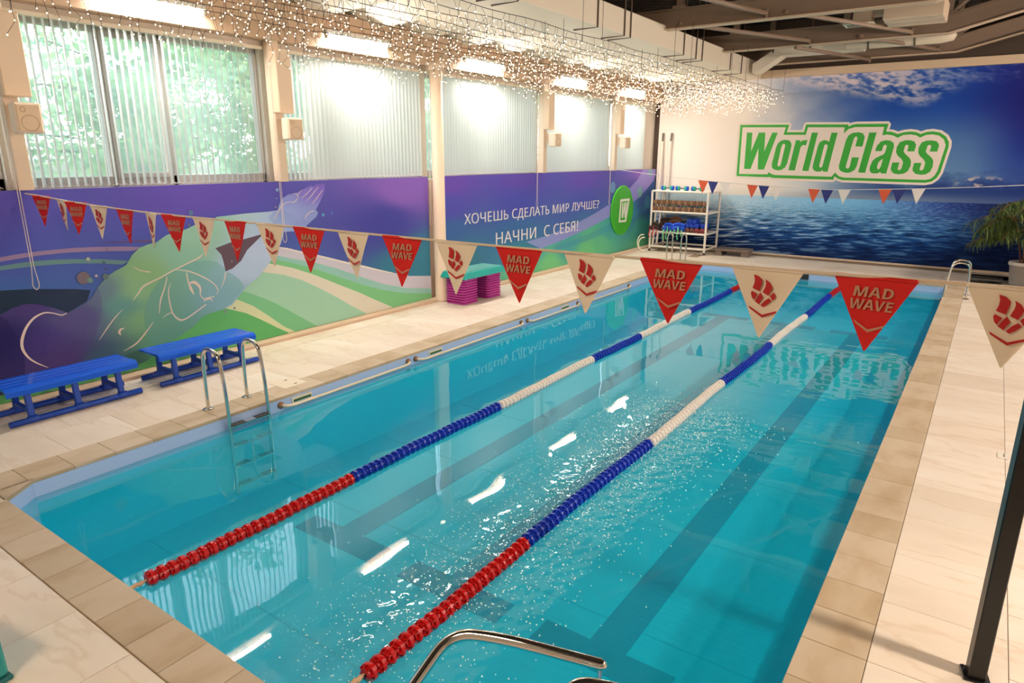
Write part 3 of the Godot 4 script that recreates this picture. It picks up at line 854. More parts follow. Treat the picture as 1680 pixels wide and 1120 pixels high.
func windows() -> void:
	var fr := mat("window_frame", rgb(204, 196, 190), 0.45)
	var glass := mat("window_glass", Color(0.88, 0.96, 0.95, 0.30), 0.02)  # pale film in the glass colour paints in the veiling glare from outside
	glass.transparency = BaseMaterial3D.TRANSPARENCY_ALPHA
	var edges := [1.0, -3.15, -6.56, -9.98, -13.9, -17.6]
	for i in 6:
		var za: float = edges[i] - 0.07
		var zb: float = (edges[i + 1] + 0.07) if i < 5 else -19.75
		var w := Node3D.new()
		w.name = "window_%d" % (i + 1)
		add_child(w)
		structure(w)
		var L := za - zb
		for y in [2.40, 4.27]:
			put("frame_rail", box_mesh(Vector3(0.1, 0.1 if y > 3.0 else 0.14, L), 0.006, Vector3(-9.17, y + (0.0 if y > 3.0 else 0.07), (za + zb) / 2)), fr, w)
		for z in [za - 0.03, za - L * 0.325, za - L * 0.565, zb + 0.03]:
			put("mullion", box_mesh(Vector3(0.1, 1.9, 0.06), 0.006, Vector3(-9.17, 3.34, z)), fr, w)
		# the opening sash between the two middle mullions
		var zs := za - L * 0.445
		var hw := L * 0.12 - 0.03
		var st := begin()
		for s in [-1.0, 1.0]:
			bx(st, Vector3(-9.13, 3.38, zs + s * (hw - 0.035)), Vector3(0.07, 1.74, 0.07), 0.006)
			bx(st, Vector3(-9.13, 3.38 + s * 0.835, zs), Vector3(0.07, 0.07, hw * 2.0 - 0.14), 0.006)
		put("sash", done(st), fr, w)
		for k in 3:
			var a: float = za - L * [0.0, 0.325, 0.565][k]
			var b: float = za - L * [0.325, 0.565, 1.0][k]
			put("pane", box_mesh(Vector3(0.006, 1.82, absf(a - b) - 0.06), 0.0, Vector3(-9.2, 3.36, (a + b) / 2)), glass, w)

func ceiling_and_roof() -> void:
	var deckm := mat("roof_sheet", rgb(52, 42, 36), 0.7)
	# corrugated roof sheets, ribs across the hall
	var st := begin()
	var y0 := 6.35
	for k in 118:
		var z := 3.4 - 0.21 * k
		for s in [[0.0, 0.0, 0.1, 0.0], [0.1, 0.0, 0.125, 0.06], [0.125, 0.06, 0.185, 0.06], [0.185, 0.06, 0.21, 0.0]]:
			var za: float = z - s[0]
			var zb: float = z - s[2]
			quad(st, Vector3(-9.3, y0 + s[1], za), Vector3(-9.3, y0 + s[3], zb), Vector3(3.4, y0 + s[3], zb), Vector3(3.4, y0 + s[1], za))
	var roof := Node3D.new()
	roof.name = "ceiling"
	add_child(roof)
	structure(roof)
	put("corrugated_sheet", done(st), deckm, roof)
	put("roof_slab", box_mesh(Vector3(12.9, 0.2, 24.6), 0.0, Vector3(-2.95, 6.6, -8.85)), deckm, roof)
	# cream lining sheets between the window beam and the duct: each hangs low at its far edge
	var lining := mat("ceiling_lining", rgb(244, 232, 214), 0.75)
	lining.uv1_triplanar = false
	var z := 0.6
	var k := 0
	while z > -20.5:
		var z2 := maxf(z - 1.16, -20.6)
		st = begin(true)
		var N := 6
		for i in N:
			for j in 5:
				var q := []
				for c in [[0, 0], [1, 0], [1, 1], [0, 1]]:
					var u: float = float(i + c[0]) / N
					var w: float = float(j + c[1]) / 5.0
					var x := lerpf(-8.95, -6.35, u)
					var lift := 0.34 * (1.0 - smoothstep(0.0, 1.0, u))
					q.append(Vector3(x, 4.92 + lift * pow(1.0 - w, 1.6) - 0.08 * (1.0 - u) * w, lerpf(z, z2, w)))
				quad(st, q[0], q[3], q[2], q[1])
		put("lining_sheet", done(st), lining, roof)
		z = z2
		k += 1
	# steel roof beams: flanged, straight over the pool and cranked upwards on the right
	var steel := mat("painted_steel", rgb(140, 116, 97), 0.5)
	for b in [[-13.75, "nearest"], [-17.3, "middle"], [-20.35, "farthest"]]:
		var t := thing("roof_beam", "%s of the cream steel roof beams crossing above the pool" % b[1], "beam", Vector3(0, 5.25, b[0]), 0, "roof beams")
		var path := [Vector2(-8.7, 0), Vector2(-1.25, 0), Vector2(2.9, 1.05)]
		for fl in [["lower_flange", -0.012, 0.2, 0.024], ["web", 0.17, 0.02, 0.32], ["upper_flange", 0.34, 0.2, 0.024]]:
			st = begin()
			for i in 2:
				var a: Vector2 = path[i]
				var c: Vector2 = path[i + 1]
				var hh: float = fl[3] / 2
				var p := [Vector3(a.x, a.y + fl[1] - hh, fl[2] / 2), Vector3(c.x, c.y + fl[1] - hh, fl[2] / 2), Vector3(c.x, c.y + fl[1] + hh, fl[2] / 2), Vector3(a.x, a.y + fl[1] + hh, fl[2] / 2)]
				var o: Vector3 = (p[0] + p[2]) / 2 - Vector3(0, 0, fl[2] / 2)
				var m := p.map(func(e): return e - Vector3(0, 0, fl[2]))
				out_quad(st, p[0], p[1], p[2], p[3], o)
				out_quad(st, m[0], m[1], m[2], m[3], o)
				for n in 4: out_quad(st, p[n], p[(n + 1) % 4], m[(n + 1) % 4], m[n], o)
			put(fl[0], done(st), mat("flange_lit", rgb(206, 178, 150), 0.5) if fl[0] == "lower_flange" else steel, t)  # lower flange painted lighter, for the light it catches from below
		for x in [-5.6, -3.2, -1.3]:
			put("strut", box_mesh(Vector3(0.13, 0.78, 0.13), 0.006, Vector3(x, 0.73, 0)), steel, t)
			put("foot_plate", box_mesh(Vector3(0.26, 0.05, 0.2), 0.004, Vector3(x, 0.375, 0)), steel, t)
		st = begin(true)
		tube(st, [Vector3(-1.25, 0.36, 0), Vector3(-0.55, 1.08, 0)], 0.05, 8)
		put("knee_brace", done(st), steel, t)
	# diagonal ties between the beams
	var names := ["left of the wind braces between nearest and middle beams", "right of the wind braces between nearest and middle beams", "left of the wind braces by the far wall", "right of the wind braces by the far wall", "wind brace above the near end of the duct"]
	var ties := [[Vector3(-5.6, 5.33, -13.7), Vector3(-3.9, 5.31, -17.2)], [Vector3(-3.6, 5.33, -13.7), Vector3(-1.9, 5.31, -17.2)], [Vector3(-4.2, 5.20, -17.2), Vector3(-3.1, 5.20, -20.3)], [Vector3(-2.9, 5.33, -17.2), Vector3(-1.6, 5.31, -20.3)], [Vector3(-5.3, 5.5, -10.6), Vector3(-3.9, 5.33, -13.7)]]
	for i in ties.size():
		var a: Vector3 = ties[i][0]
		var b: Vector3 = ties[i][1]
		var t := thing("wind_brace", names[i], "brace", a, 0, "wind braces")
		st = begin(true)
		var bs := Basis.looking_at(b - a)
		bx(st, (b - a) / 2, Vector3(0.07, 0.07, (b - a).length()), 0.006, bs)
		put("angle_bar", done(st), steel, t)
		put("end_plate", box_mesh(Vector3(0.03, 0.16, 0.12), 0.004, b - a), steel, t)

# ------------------------------------------------------------------ printed wall panels
func panel_board(called: String, label: String, za: float, zb: float, fld: ImageTexture) -> Node3D:
	var t := thing(called, label, "wall panel", Vector3.ZERO, 0.0, "printed panels on the left wall")
	put("board", box_mesh(Vector3(0.05, 2.36, za - zb), 0.003, Vector3(WL - 0.028, 1.235, (za + zb) / 2)), mat("panel_edge", rgb(92, 74, 150), 0.5), t)
	var m := mat(called + "_print", Color.WHITE, 0.6)
	m.metallic_specular = 0.3
	m.albedo_texture = fld
	m.texture_repeat = false
	left_print("background_print", t, PackedVector2Array([Vector2(za - 0.002, 0.057), Vector2(zb + 0.002, 0.057), Vector2(zb + 0.002, 2.413), Vector2(za - 0.002, 2.413)]), m, 0.0, za, zb)
	return t

func clipped(p: PackedVector2Array, za: float, zb: float) -> PackedVector2Array:
	var r := Geometry2D.intersect_polygons(p, PackedVector2Array([Vector2(za, 0.057), Vector2(zb, 0.057), Vector2(zb, 2.413), Vector2(za, 2.413)]))
	return r[0] if r.size() else PackedVector2Array()

func print_mat(key: String, c: Color) -> StandardMaterial3D:
	var m := mat(key, c, 0.6)
	m.metallic_specular = 0.3
	return m

func tinted(pts: Array, c: Color, share: float) -> Array:
	return pts.map(func(p): return [p[0], p[1], lerpf(p[2], c.r8, share), lerpf(p[3], c.g8, share), lerpf(p[4], c.b8, share)])

func field_mat(key: String, pts: Array, za: float, zb: float) -> StandardMaterial3D:
	var m := mat(key, Color.WHITE, 0.6)
	m.metallic_specular = 0.3
	m.albedo_texture = field(pts, za, zb, 0.0, 2.42)
	m.texture_repeat = false
	return m

func ribbon(a: Array) -> PackedVector2Array:    # brush stroke: z, y, width triples along its centre line
	var n := a.size() / 3
	var c := []
	var w := []
	for i in n - 1:
		var p := [Vector2(a[maxi(i - 1, 0) * 3], a[maxi(i - 1, 0) * 3 + 1]), Vector2(a[i * 3], a[i * 3 + 1]), Vector2(a[i * 3 + 3], a[i * 3 + 4]), Vector2(a[mini(i + 2, n - 1) * 3], a[mini(i + 2, n - 1) * 3 + 1])]
		for k in 4:
			c.append(p[1].cubic_interpolate(p[2], p[0], p[3], k / 4.0))
			w.append(lerpf(a[i * 3 + 2], a[i * 3 + 5], k / 4.0))
	c.append(Vector2(a[n * 3 - 3], a[n * 3 - 2]))
	w.append(a[n * 3 - 1])
	var l := PackedVector2Array()
	var r := PackedVector2Array()
	for i in c.size():
		var t: Vector2 = (c[mini(i + 1, c.size() - 1)] - c[maxi(i - 1, 0)]).normalized()
		var o: Vector2 = t.orthogonal() * maxf(w[i], 0.006) * 0.42
		l.append(c[i] + o)
		r.append(c[i] - o)
	r.reverse()
	l.append_array(r)
	return l

func panel_swimmer() -> void:
	var za := 0.8
	var zb := -9.9
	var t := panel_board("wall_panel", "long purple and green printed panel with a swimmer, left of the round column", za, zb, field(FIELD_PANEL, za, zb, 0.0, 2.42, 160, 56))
	var bands := [["pink_band", rgb(172, 146, 172)], ["green_band", rgb(118, 160, 150)], ["violet_sliver", rgb(128, 104, 148)], ["teal_band", rgb(40, 66, 84)]]
	var order := [3, 0, 1, 2]
	for i in order:
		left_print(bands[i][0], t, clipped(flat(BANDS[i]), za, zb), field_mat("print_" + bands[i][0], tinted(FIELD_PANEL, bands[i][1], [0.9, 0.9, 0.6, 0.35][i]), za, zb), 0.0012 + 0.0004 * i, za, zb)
	# sweeping waves in the lower right
	var wc := [rgb(208, 206, 224), rgb(150, 205, 198), rgb(128, 202, 145), rgb(226, 224, 210), rgb(163, 213, 190), rgb(124, 198, 150), rgb(216, 224, 186), rgb(102, 188, 118)]
	for i in 8:
		var p := flat(WAVES[i])
		if i == 7:
			p = flat(WAVES[i])
			p[p.size() - 1] = Vector2(-1.6, 0.05)
			p.append(Vector2(-1.6, 0.16))
			p.append(Vector2(-3.3, 0.30))
		left_print("wave", t, clipped(p, za, zb), print_mat("print_wave_%d" % i, wc[i]), 0.0032 + 0.0007 * i)
	left_print("wave_highlight", t, flat(WAVE_LINE[0]), print_mat("print_cream", rgb(240, 232, 226)), 0.0040)
	# the swimmer
	var fm := field_mat("print_swimmer", FIELD_SWIMMER, za, zb)
	left_print("swimmer_figure", t, clipped(flat(SWIMMER[0]), za, zb), fm, 0.0092, za, zb)
	var gap := left_print("gap_between_arms", t, flat(SWIMMER[1]), print_mat("print_gap", rgb(104, 86, 102)), 0.0098)
	gap.set_meta("label", "dark gap between the swimmer's arms")
	var tones := [["shoulder_shade", rgb(40, 34, 86), 0.45], ["upper_arm_tone", rgb(95, 78, 130), 0.3], ["face_tone", rgb(110, 172, 160), 0.45], ["wrist_tone", rgb(142, 165, 214), 0.4]]
	for i in 4:
		left_print(tones[i][0], t, clipped(flat(SWIMMER_TONES[i]), za, zb), field_mat("print_" + tones[i][0], tinted(FIELD_SWIMMER, tones[i][1], tones[i][2]), za, zb), 0.0102 + 0.0004 * i, za, zb)
	for s in SWIMMER_STROKES:
		left_print("brush_line", t, ribbon(s), print_mat("print_line", rgb(236, 216, 204)), 0.0124)
	var bc := [rgb(125, 112, 124), rgb(112, 148, 140), rgb(190, 172, 172), rgb(100, 96, 122), rgb(104, 128, 128), rgb(186, 198, 180), rgb(86, 106, 128), rgb(130, 108, 132), rgb(84, 86, 124), rgb(98, 132, 176), rgb(118, 150, 180), rgb(118, 122, 150), rgb(130, 118, 140), rgb(142, 172, 220), rgb(150, 170, 205), rgb(170, 150, 165), rgb(98, 162, 208), rgb(90, 120, 190), rgb(88, 112, 196), rgb(130, 152, 140), rgb(118, 140, 160)]
	for i in BUBBLES.size():
		var p := PackedVector2Array()
		for k in 24: p.append(Vector2(BUBBLES[i][0], BUBBLES[i][1]) + Vector2.from_angle(TAU * k / 24.0) * float(BUBBLES[i][2]))
		left_print("printed_bubble", t, p, print_mat("print_bubble_%d" % i, bc[i]), 0.0134 + 0.0003 * (i % 2))

func panel_slogan() -> void:
	var za := -10.18
	var zb := -20.66
	var t := panel_board("wall_panel", "long blue and teal printed panel with a white slogan, right of the round column", za, zb, field(FIELD_TEXTPANEL, za, zb, 0.0, 2.42, 128, 56))
	left_print("lower_sweep", t, clipped(flat(RIBBON_BELOW[0]), za, zb), field_mat("print_lower", FIELD_LOWER, za, zb), 0.0012, za, zb)
	left_print("thin_sweep", t, clipped(flat(RIBBON_SUB[0]), za, zb), field_mat("print_thin_sweep", tinted(FIELD_LOWER, rgb(70, 150, 170), 0.4), za, zb), 0.0018, za, zb)
	left_print("pale_ribbon", t, clipped(flat(RIBBON[0]), za, zb), field_mat("print_ribbon", tinted(FIELD_TEXTPANEL, rgb(176, 172, 220), 0.7), za, zb), 0.0024, za, zb)
	for b in [[-17.7, 1.95, 0.16, rgb(110, 150, 205)], [-19.55, 1.75, 0.17, rgb(130, 180, 190)], [-20.15, 1.42, 0.2, rgb(66, 134, 170)], [-20.25, 2.33, 0.14, rgb(140, 180, 205)]]:
		var p := PackedVector2Array()
		for k in 24: p.append(Vector2(b[0], b[1]) + Vector2.from_angle(TAU * k / 24.0) * float(b[2]))
		left_print("printed_bubble", t, clipped(p, za, zb), print_mat("print_dot_%d" % int(-b[0] * 10), b[3]), 0.003)
	var white := mat("print_white", rgb(242, 236, 236), 0.45)
	var bs := Basis(Vector3(0, 0, -1), Vector3.UP, Vector3.RIGHT)
	fit_text("slogan_upper_line", t, "ХОЧЕШЬ СДЕЛАТЬ МИР ЛУЧШЕ?", regular, white, Vector3(WL + 0.004, 1.505, -13.94), 5.92, 0.27, bs)
	fit_text("slogan_lower_line", t, "НАЧНИ  С СЕБЯ!", regular, white, Vector3(WL + 0.004, 1.025, -13.92), 3.68, 0.27, bs)
	# round green sign standing proud of the panel
	var d := thing("round_sign", "round green sign with a white framed letter W, on the slogan panel", "sign", Vector3(WL + 0.006, 1.27, -18.3))
	put("disc", lathe_mesh([Vector2(0, 0), Vector2(0.70, 0), Vector2(0.715, 0.012), Vector2(0.715, 0.045), Vector2(0.70, 0.055), Vector2(0, 0.055)], 48, Transform3D(Basis(Vector3.BACK, -PI / 2), Vector3.ZERO), false), mat("sign_green", rgb(62, 178, 44), 0.4), d)
	var c0 := Vector2(-18.3, 1.27)
	for i in 3:
		var p := flat(EMBLEM_W[i])
		for k in p.size(): p[k] -= c0
		var pl := PackedVector2Array()
		for v in p: pl.append(Vector2(-v.x, v.y))
		put(["letter_frame", "frame_field", "letter"][i], plate(pl, 0.004, Transform3D(bs, Vector3(0.0555 + 0.003 * i, 0, 0))), mat("sign_green", rgb(62, 178, 44)) if i == 1 else white, d)

func sea_mural() -> void:
	var x0 := -8.88
	var x1 := 3.18
	var y1 := 4.93
	var t := thing("sea_mural", "large printed sea and sky mural covering the far wall", "mural")
	var w := 1200
	var h := 500
	var im := Image.create(w, h, false, Image.FORMAT_RGB8)
	var n := FastNoiseLite.new()
	n.noise_type = FastNoiseLite.TYPE_SIMPLEX_SMOOTH
	n.frequency = 1.0
	n.fractal_octaves = 4
	n.fractal_gain = 0.55
	n.seed = 4
	var m := FastNoiseLite.new()
	m.noise_type = FastNoiseLite.TYPE_SIMPLEX
	m.frequency = 1.0
	m.fractal_octaves = 3
	m.seed = 12
	var hz := 1.70
	for j in h:
		var y := lerpf(y1, 0.0, (j + 0.5) / h)
		for i in w:
			var x := lerpf(x0, x1, (i + 0.5) / w)
			var c: Color
			var far_right := smoothstep(-2.6, 0.4, x)
			if y > hz:
				var up := (y - hz) / (y1 - hz)
				# the sun's glow on the left fades into blue
				var glow := 1.0 - smoothstep(-6.1, -1.7, x + 0.9 * (up - 0.3) + 0.35 * n.get_noise_2d(x * 0.7, y * 1.2))
				var blue := rgb(140, 182, 210).lerp(rgb(40, 78, 160), smoothstep(0.02, 0.75, up + 0.22 * far_right))
				blue = blue.lerp(rgb(36, 34, 110), smoothstep(-1.6, 0.6, x) * (0.45 + 0.55 * smoothstep(0.25, 0.7, up)))
				blue = blue.lerp(rgb(120, 152, 178), (1.0 - smoothstep(0.1, 0.45, absf(up - 0.33))) * 0.55 * smoothstep(-3.5, -1.5, x) * (1.0 - smoothstep(-0.8, 0.6, x)))
				c = blue.lerp(rgb(250, 238, 222), clampf(glow, 0.0, 1.0))
				# fleecy cloud field at the top
				var f := 0.65 * n.get_noise_2d(x * 1.5 + 0.9 * y, y * 3.2) + 0.35 * m.get_noise_2d(x * 3.4 + 2.0 * y, y * 7.0)
				var bed := smoothstep(-6.6, -5.4, x) * (1.0 - smoothstep(-2.0, 0.6, x)) * smoothstep(-0.05, 0.28, y - maxf(3.96, 4.70 - 0.22 * (x + 5.2)) - 0.55 * smoothstep(-1.9, -0.6, x))
				bed = clampf(bed * (1.0 - 0.45 * smoothstep(-3.0, -0.9, x)), 0.0, 1.0)
				c = c.lerp(rgb(228, 208, 204), bed * smoothstep(-0.42, 0.3, f) * 0.95)
				c = c.lerp(rgb(210, 200, 205), 0.55 * smoothstep(0.22, 0.5, f) * smoothstep(4.3, 4.9, y) * smoothstep(-2.5, -1.0, x) * (1.0 - far_right * 0.6))
				# low clouds above the horizon
				var low := smoothstep(0.16, 0.0, up - 0.10 - 0.09 * n.get_noise_2d(x * 1.1, y * 2.6)) * smoothstep(-4.8, -1.8, x)
				c = c.lerp(rgb(42, 58, 118), low * 0.8)
				var puff := n.get_noise_2d(x * 2.0 + 9.0, y * 4.5)
				c = c.lerp(rgb(226, 198, 180), smoothstep(0.1, 0.4, puff) * (1.0 - smoothstep(0.02, 0.07, absf(up - 0.15))) * smoothstep(-1.0, -0.6, x) * (1.0 - smoothstep(0.0, 0.4, x)) * 0.85)
				var haze := (1.0 - smoothstep(0.0, 0.085, up))
				c = c.lerp(rgb(150, 158, 172).lerp(rgb(232, 226, 214), 1.0 - smoothstep(-6.5, -3.2, x)), haze * 0.75 * (1.0 - 0.5 * far_right))
			else:
				var dn := (hz - y) / hz
				var left := 1.0 - smoothstep(-8.2, -2.2, x)
				var base := rgb(124, 190, 234).lerp(rgb(28, 70, 132), smoothstep(0.0, 0.75, dn))
				base = base.lerp(rgb(206, 228, 232), (1.0 - smoothstep(0.05, 0.75, dn)) * left * 0.95)
				base = base.lerp(rgb(34, 36, 120), smoothstep(-3.2, -0.6, x) * (1.0 - smoothstep(0.0, 0.5, dn)) * 0.75)
				base = base.lerp(rgb(15, 18, 52), smoothstep(-1.6, 1.0, x) * 0.8)
				base = base.lerp(rgb(24, 36, 70), smoothstep(0.55, 1.0, dn) * 0.7)
				# ripples that grow towards the viewer
				var p := 1.0 / (0.05 + 0.62 * dn)
				var f := m.get_noise_2d(x * 0.62 * p + 3.0, 4.2 * log(0.08 + dn) * 3.4 + 0.2 * x)
				var g := n.get_noise_2d(x * 0.30 * p + 20.0, 3.0 * log(0.08 + dn) * 2.2)
				var crest := smoothstep(0.05, 0.5, f * 0.7 + g * 0.5)
				var trough := smoothstep(0.0, 0.5, -f * 0.6 - g * 0.6)
				c = base.lerp(rgb(150, 196, 222).lerp(rgb(238, 234, 226), left), crest * (0.5 * (1.0 - smoothstep(0.35, 1.0, dn)) + 0.3 + 0.4 * left) * (1.0 - 0.75 * smoothstep(-2.4, 0.2, x)))
				c = c.lerp(rgb(12, 22, 52), trough * 0.6 * smoothstep(0.05, 0.4, dn))
			im.set_pixel(i, j, Color(pow(c.r, 1.1), pow(c.g, 1.04), minf(c.b * 1.03, 1.0)))
	var pm := mat("sea_print", Color.WHITE, 0.7)
	pm.metallic_specular = 0.2
	pm.albedo_texture = ImageTexture.create_from_image(im)
	pm.texture_repeat = false
	put("canvas", box_mesh(Vector3(x1 - x0, y1, 0.012), 0.0, Vector3((x0 + x1) / 2, y1 / 2 + 0.002, ZF - 0.004)), mat("canvas_edge", rgb(220, 215, 205), 0.6), t)
	var st := begin()
	fill_poly(st, PackedVector2Array([Vector2(x0, 0.005), Vector2(x1, 0.005), Vector2(x1, y1), Vector2(x0, y1)]), func(v): return Vector3(v.x, v.y, ZF + 0.0035), Vector3.BACK, func(v): return Vector2((v.x - x0) / (x1 - x0), 1.0 - v.y / y1))
	put("printed_sea_and_sky", done(st), pm, t)
	# the lettering in its stepped outline
	var pale := mat("logo_pale", rgb(240, 224, 214), 0.42)
	var green := mat("logo_green", rgb(50, 168, 52), 0.42)
	var halo := Geometry2D.offset_polygon(flat(LOGO_SHAPES[0]), 0.06, Geometry2D.JOIN_ROUND)
	far_print("logo_halo", t, halo[0], pale, 0.0050)
	far_print("logo_outline", t, flat(LOGO_SHAPES[0]), green, 0.0062)
	far_print("logo_field", t, flat(LOGO_SHAPES[1]), pale, 0.0074)
	for l in LOGO_LETTERS: far_print("logo_letter", t, flat(l), green, 0.0086)
	for l in LOGO_HOLES: far_print("letter_opening", t, flat(l), pale, 0.0098)

# ------------------------------------------------------------------ columns, blinds
func columns_and_speakers() -> void:
	var cream := mat("column_cream", rgb(226, 202, 178), 0.5)
	var place := ["at the left edge of the picture", "in front of the window piers, second from the left", "", "third flat column, beside the slogan", "fourth flat column, nearest the far wall"]
	for i in 5:
		if i == 2: continue
		var z: float = BAYS[i] - 0.02
		var t := thing("window_column", "flat cream steel column between windows, %s" % place[i], "column", Vector3(-8.86, 2.415, z), 0, "flat columns between the windows")
		put("shaft", box_mesh(Vector3(0.16, 1.98, 0.15), 0.01, Vector3(-0.02, 0.99, 0)), cream, t)
		put("cable_cover", box_mesh(Vector3(0.17, 0.84, 0.26), 0.012, Vector3(0.12, 1.40, -0.03)), mat("cover_cream", rgb(232, 206, 180), 0.45), t)
	var rc := thing("round_column", "round cream column standing on the deck between the two printed panels", "column", Vector3(-8.72, 0, -10.0))
	put("shaft", lathe_mesh([Vector2(0, 0), Vector2(0.125, 0), Vector2(0.125, 0.05), Vector2(0.115, 0.06), Vector2(0.115, 4.42), Vector2(0, 4.42)], 24), cream, rc)
	put("collar", lathe_mesh([Vector2(0.115, 4.3), Vector2(0.15, 4.3), Vector2(0.15, 4.44), Vector2(0.115, 4.44)], 24), cream, rc)
	var white := mat("speaker_white", rgb(240, 222, 202), 0.45)
	var grille := mat("speaker_grille", rgb(232, 205, 176), 0.7)
	var w := ["leftmost cream wall speaker, under the cover at the picture's left edge", "cream wall speaker on the second column from the left", "cream wall speaker above the slogan, beside the third column", "cream wall speaker nearest the far wall"]
	var k := 0
	for i in [0, 1, 3, 4]:
		var z: float = BAYS[i] - 0.05
		var t := thing("wall_speaker", w[k], "speaker", Vector3(-8.60, 3.17, z), -0.18 if i > 0 else -0.1, "wall speakers on the columns")
		k += 1
		put("cabinet", box_mesh(Vector3(0.20, 0.31, 0.25), 0.018, Vector3(0.05, 0, 0)), white, t)
		put("grille", box_mesh(Vector3(0.012, 0.27, 0.21), 0.005, Vector3(0.154, 0, 0)), grille, t)
		for y in [-0.05, 0.085]:
			var r := 0.08 if y < 0 else 0.024
			put("driver_ring", lathe_mesh([Vector2(r - 0.006, 0.0), Vector2(r, 0.004), Vector2(r + 0.006, 0.0)], 20, Transform3D(Basis(Vector3.BACK, -PI / 2), Vector3(0.160, y, 0.0 if y < 0 else 0.05))), mat("speaker_ring", rgb(206, 172, 140), 0.6), t)
		put("bracket", tube_mesh(bend([Vector3(-0.17, 0.12, 0), Vector3(-0.11, 0.12, 0), Vector3(-0.05, 0.12, 0)], 0.02), 0.012, 8), white, t)
		put("mounting_plate", box_mesh(Vector3(0.02, 0.22, 0.09), 0.003, Vector3(-0.175, 0.04, 0)), white, t)
	# pull cords of the windows, each a long loop hanging in front of the panels
	var cord := mat("pull_cord", rgb(226, 208, 196), 0.6)
	var cd := [[-3.08, 1.30, "hanging far left before the purple panel"], [-6.48, 1.50, "hanging over the printed hand"], [-9.84, 1.50, "hanging beside the round column"], [-13.58, 1.62, "hanging above the slogan's first line"], [-17.30, 1.50, "hanging left of the round green sign"]]
	for c in cd:
		var z: float = c[0]
		var yb: float = c[1]
		var t := thing("pull_cord", "thin white looped pull cord, %s" % c[2], "cord", Vector3(-8.79, 0, z), 0, "pull cords along the windows")
		put("loop", tube_mesh(bend([Vector3(0, 4.4, 0.02), Vector3(0, 2.45, 0.012), Vector3(0, yb + 0.28, 0.012), Vector3(0, yb + 0.05, 0.035), Vector3(0, yb, 0.0), Vector3(0, yb + 0.05, -0.035), Vector3(0, yb + 0.28, -0.012), Vector3(0, 2.45, -0.012), Vector3(0, 4.4, -0.02)], 0.05), 0.0045, 6), cord, t)
		put("pulley", box_mesh(Vector3(0.05, 0.05, 0.07), 0.006, Vector3(0.012, 4.41, 0)), cord, t)

func blinds() -> void:
	var slat_m := mat("blind_slat", rgb(220, 229, 228), 0.6)
	slat_m.backlight_enabled = true
	slat_m.backlight = Color(0.7, 0.7, 0.7)
	var rail_m := mat("blind_rail", rgb(240, 226, 206), 0.45)
	var chain_m := mat("blind_chain", rgb(246, 238, 226), 0.5)
	# one slat: a gently curved fabric strip with a pointed hem
	var st := begin(true)
	var hw := 0.0445
	for s in [-1.0, 1.0]:
		for i in 4:
			var a := lerpf(-hw, hw, i / 4.0)
			var b := lerpf(-hw, hw, (i + 1) / 4.0)
			var xa: float = 0.004 * (1.0 - pow(a / hw, 2)) + 0.0006 * s
			var xb: float = 0.004 * (1.0 - pow(b / hw, 2)) + 0.0006 * s
			var p := [Vector3(xa, 0, -a), Vector3(xb, 0, -b), Vector3(xb, 1.84, -b), Vector3(xa, 1.84, -a)]
			if s > 0: quad(st, p[0], p[1], p[2], p[3])
			else: quad(st, p[3], p[2], p[1], p[0])
	var slat := done(st)
	var edges := [-0.2, -3.15, -6.56, -9.98, -13.9, -17.6, -19.95]
	var where := ["at the far left behind the edge column", "of the leftmost full window, opened to the trees", "of the second full window from the left", "just right of the round column", "above the slogan's end", "of the farthest window"]
	for i in 6:
		var za: float = edges[i] - 0.13
		var zb: float = edges[i + 1] + 0.13
		var t := thing("vertical_blind", "white vertical slat blind %s" % where[i], "blind", Vector3(-8.97, 0, za), 0, "vertical blinds")
		put("head_rail", box_mesh(Vector3(0.07, 0.05, za - zb + 0.1), 0.005, Vector3(0.0, 4.29, (zb - za) / 2)), rail_m, t)
		var n := int((za - zb) / 0.089)
		var pl := []
		var zig := []
		for k in n:
			var f := float(k) / n
			var ang := 0.0
			match i:
				0: ang = 0.9
				1: ang = 0.86 if f < 0.32 or f > 0.62 else 0.72
				2: ang = lerpf(0.45, -0.35, smoothstep(0.05, 0.3, f))
				_: ang = -0.42
			ang += rng.randf_range(-0.05, 0.05)
			pl.append(Transform3D(Basis(Vector3.UP, ang), Vector3(0, 2.43, -0.089 * (k + 0.5))))
			zig.append(Vector3(0.012, 2.46, -0.089 * (k + 0.5)))
			zig.append(Vector3(0.014, 2.432, -0.089 * (k + 1.0)))
		pieces("slat", t, slat, [slat_m], pl)
		put("bottom_chain", tube_mesh(zig, 0.004, 4), chain_m, t)

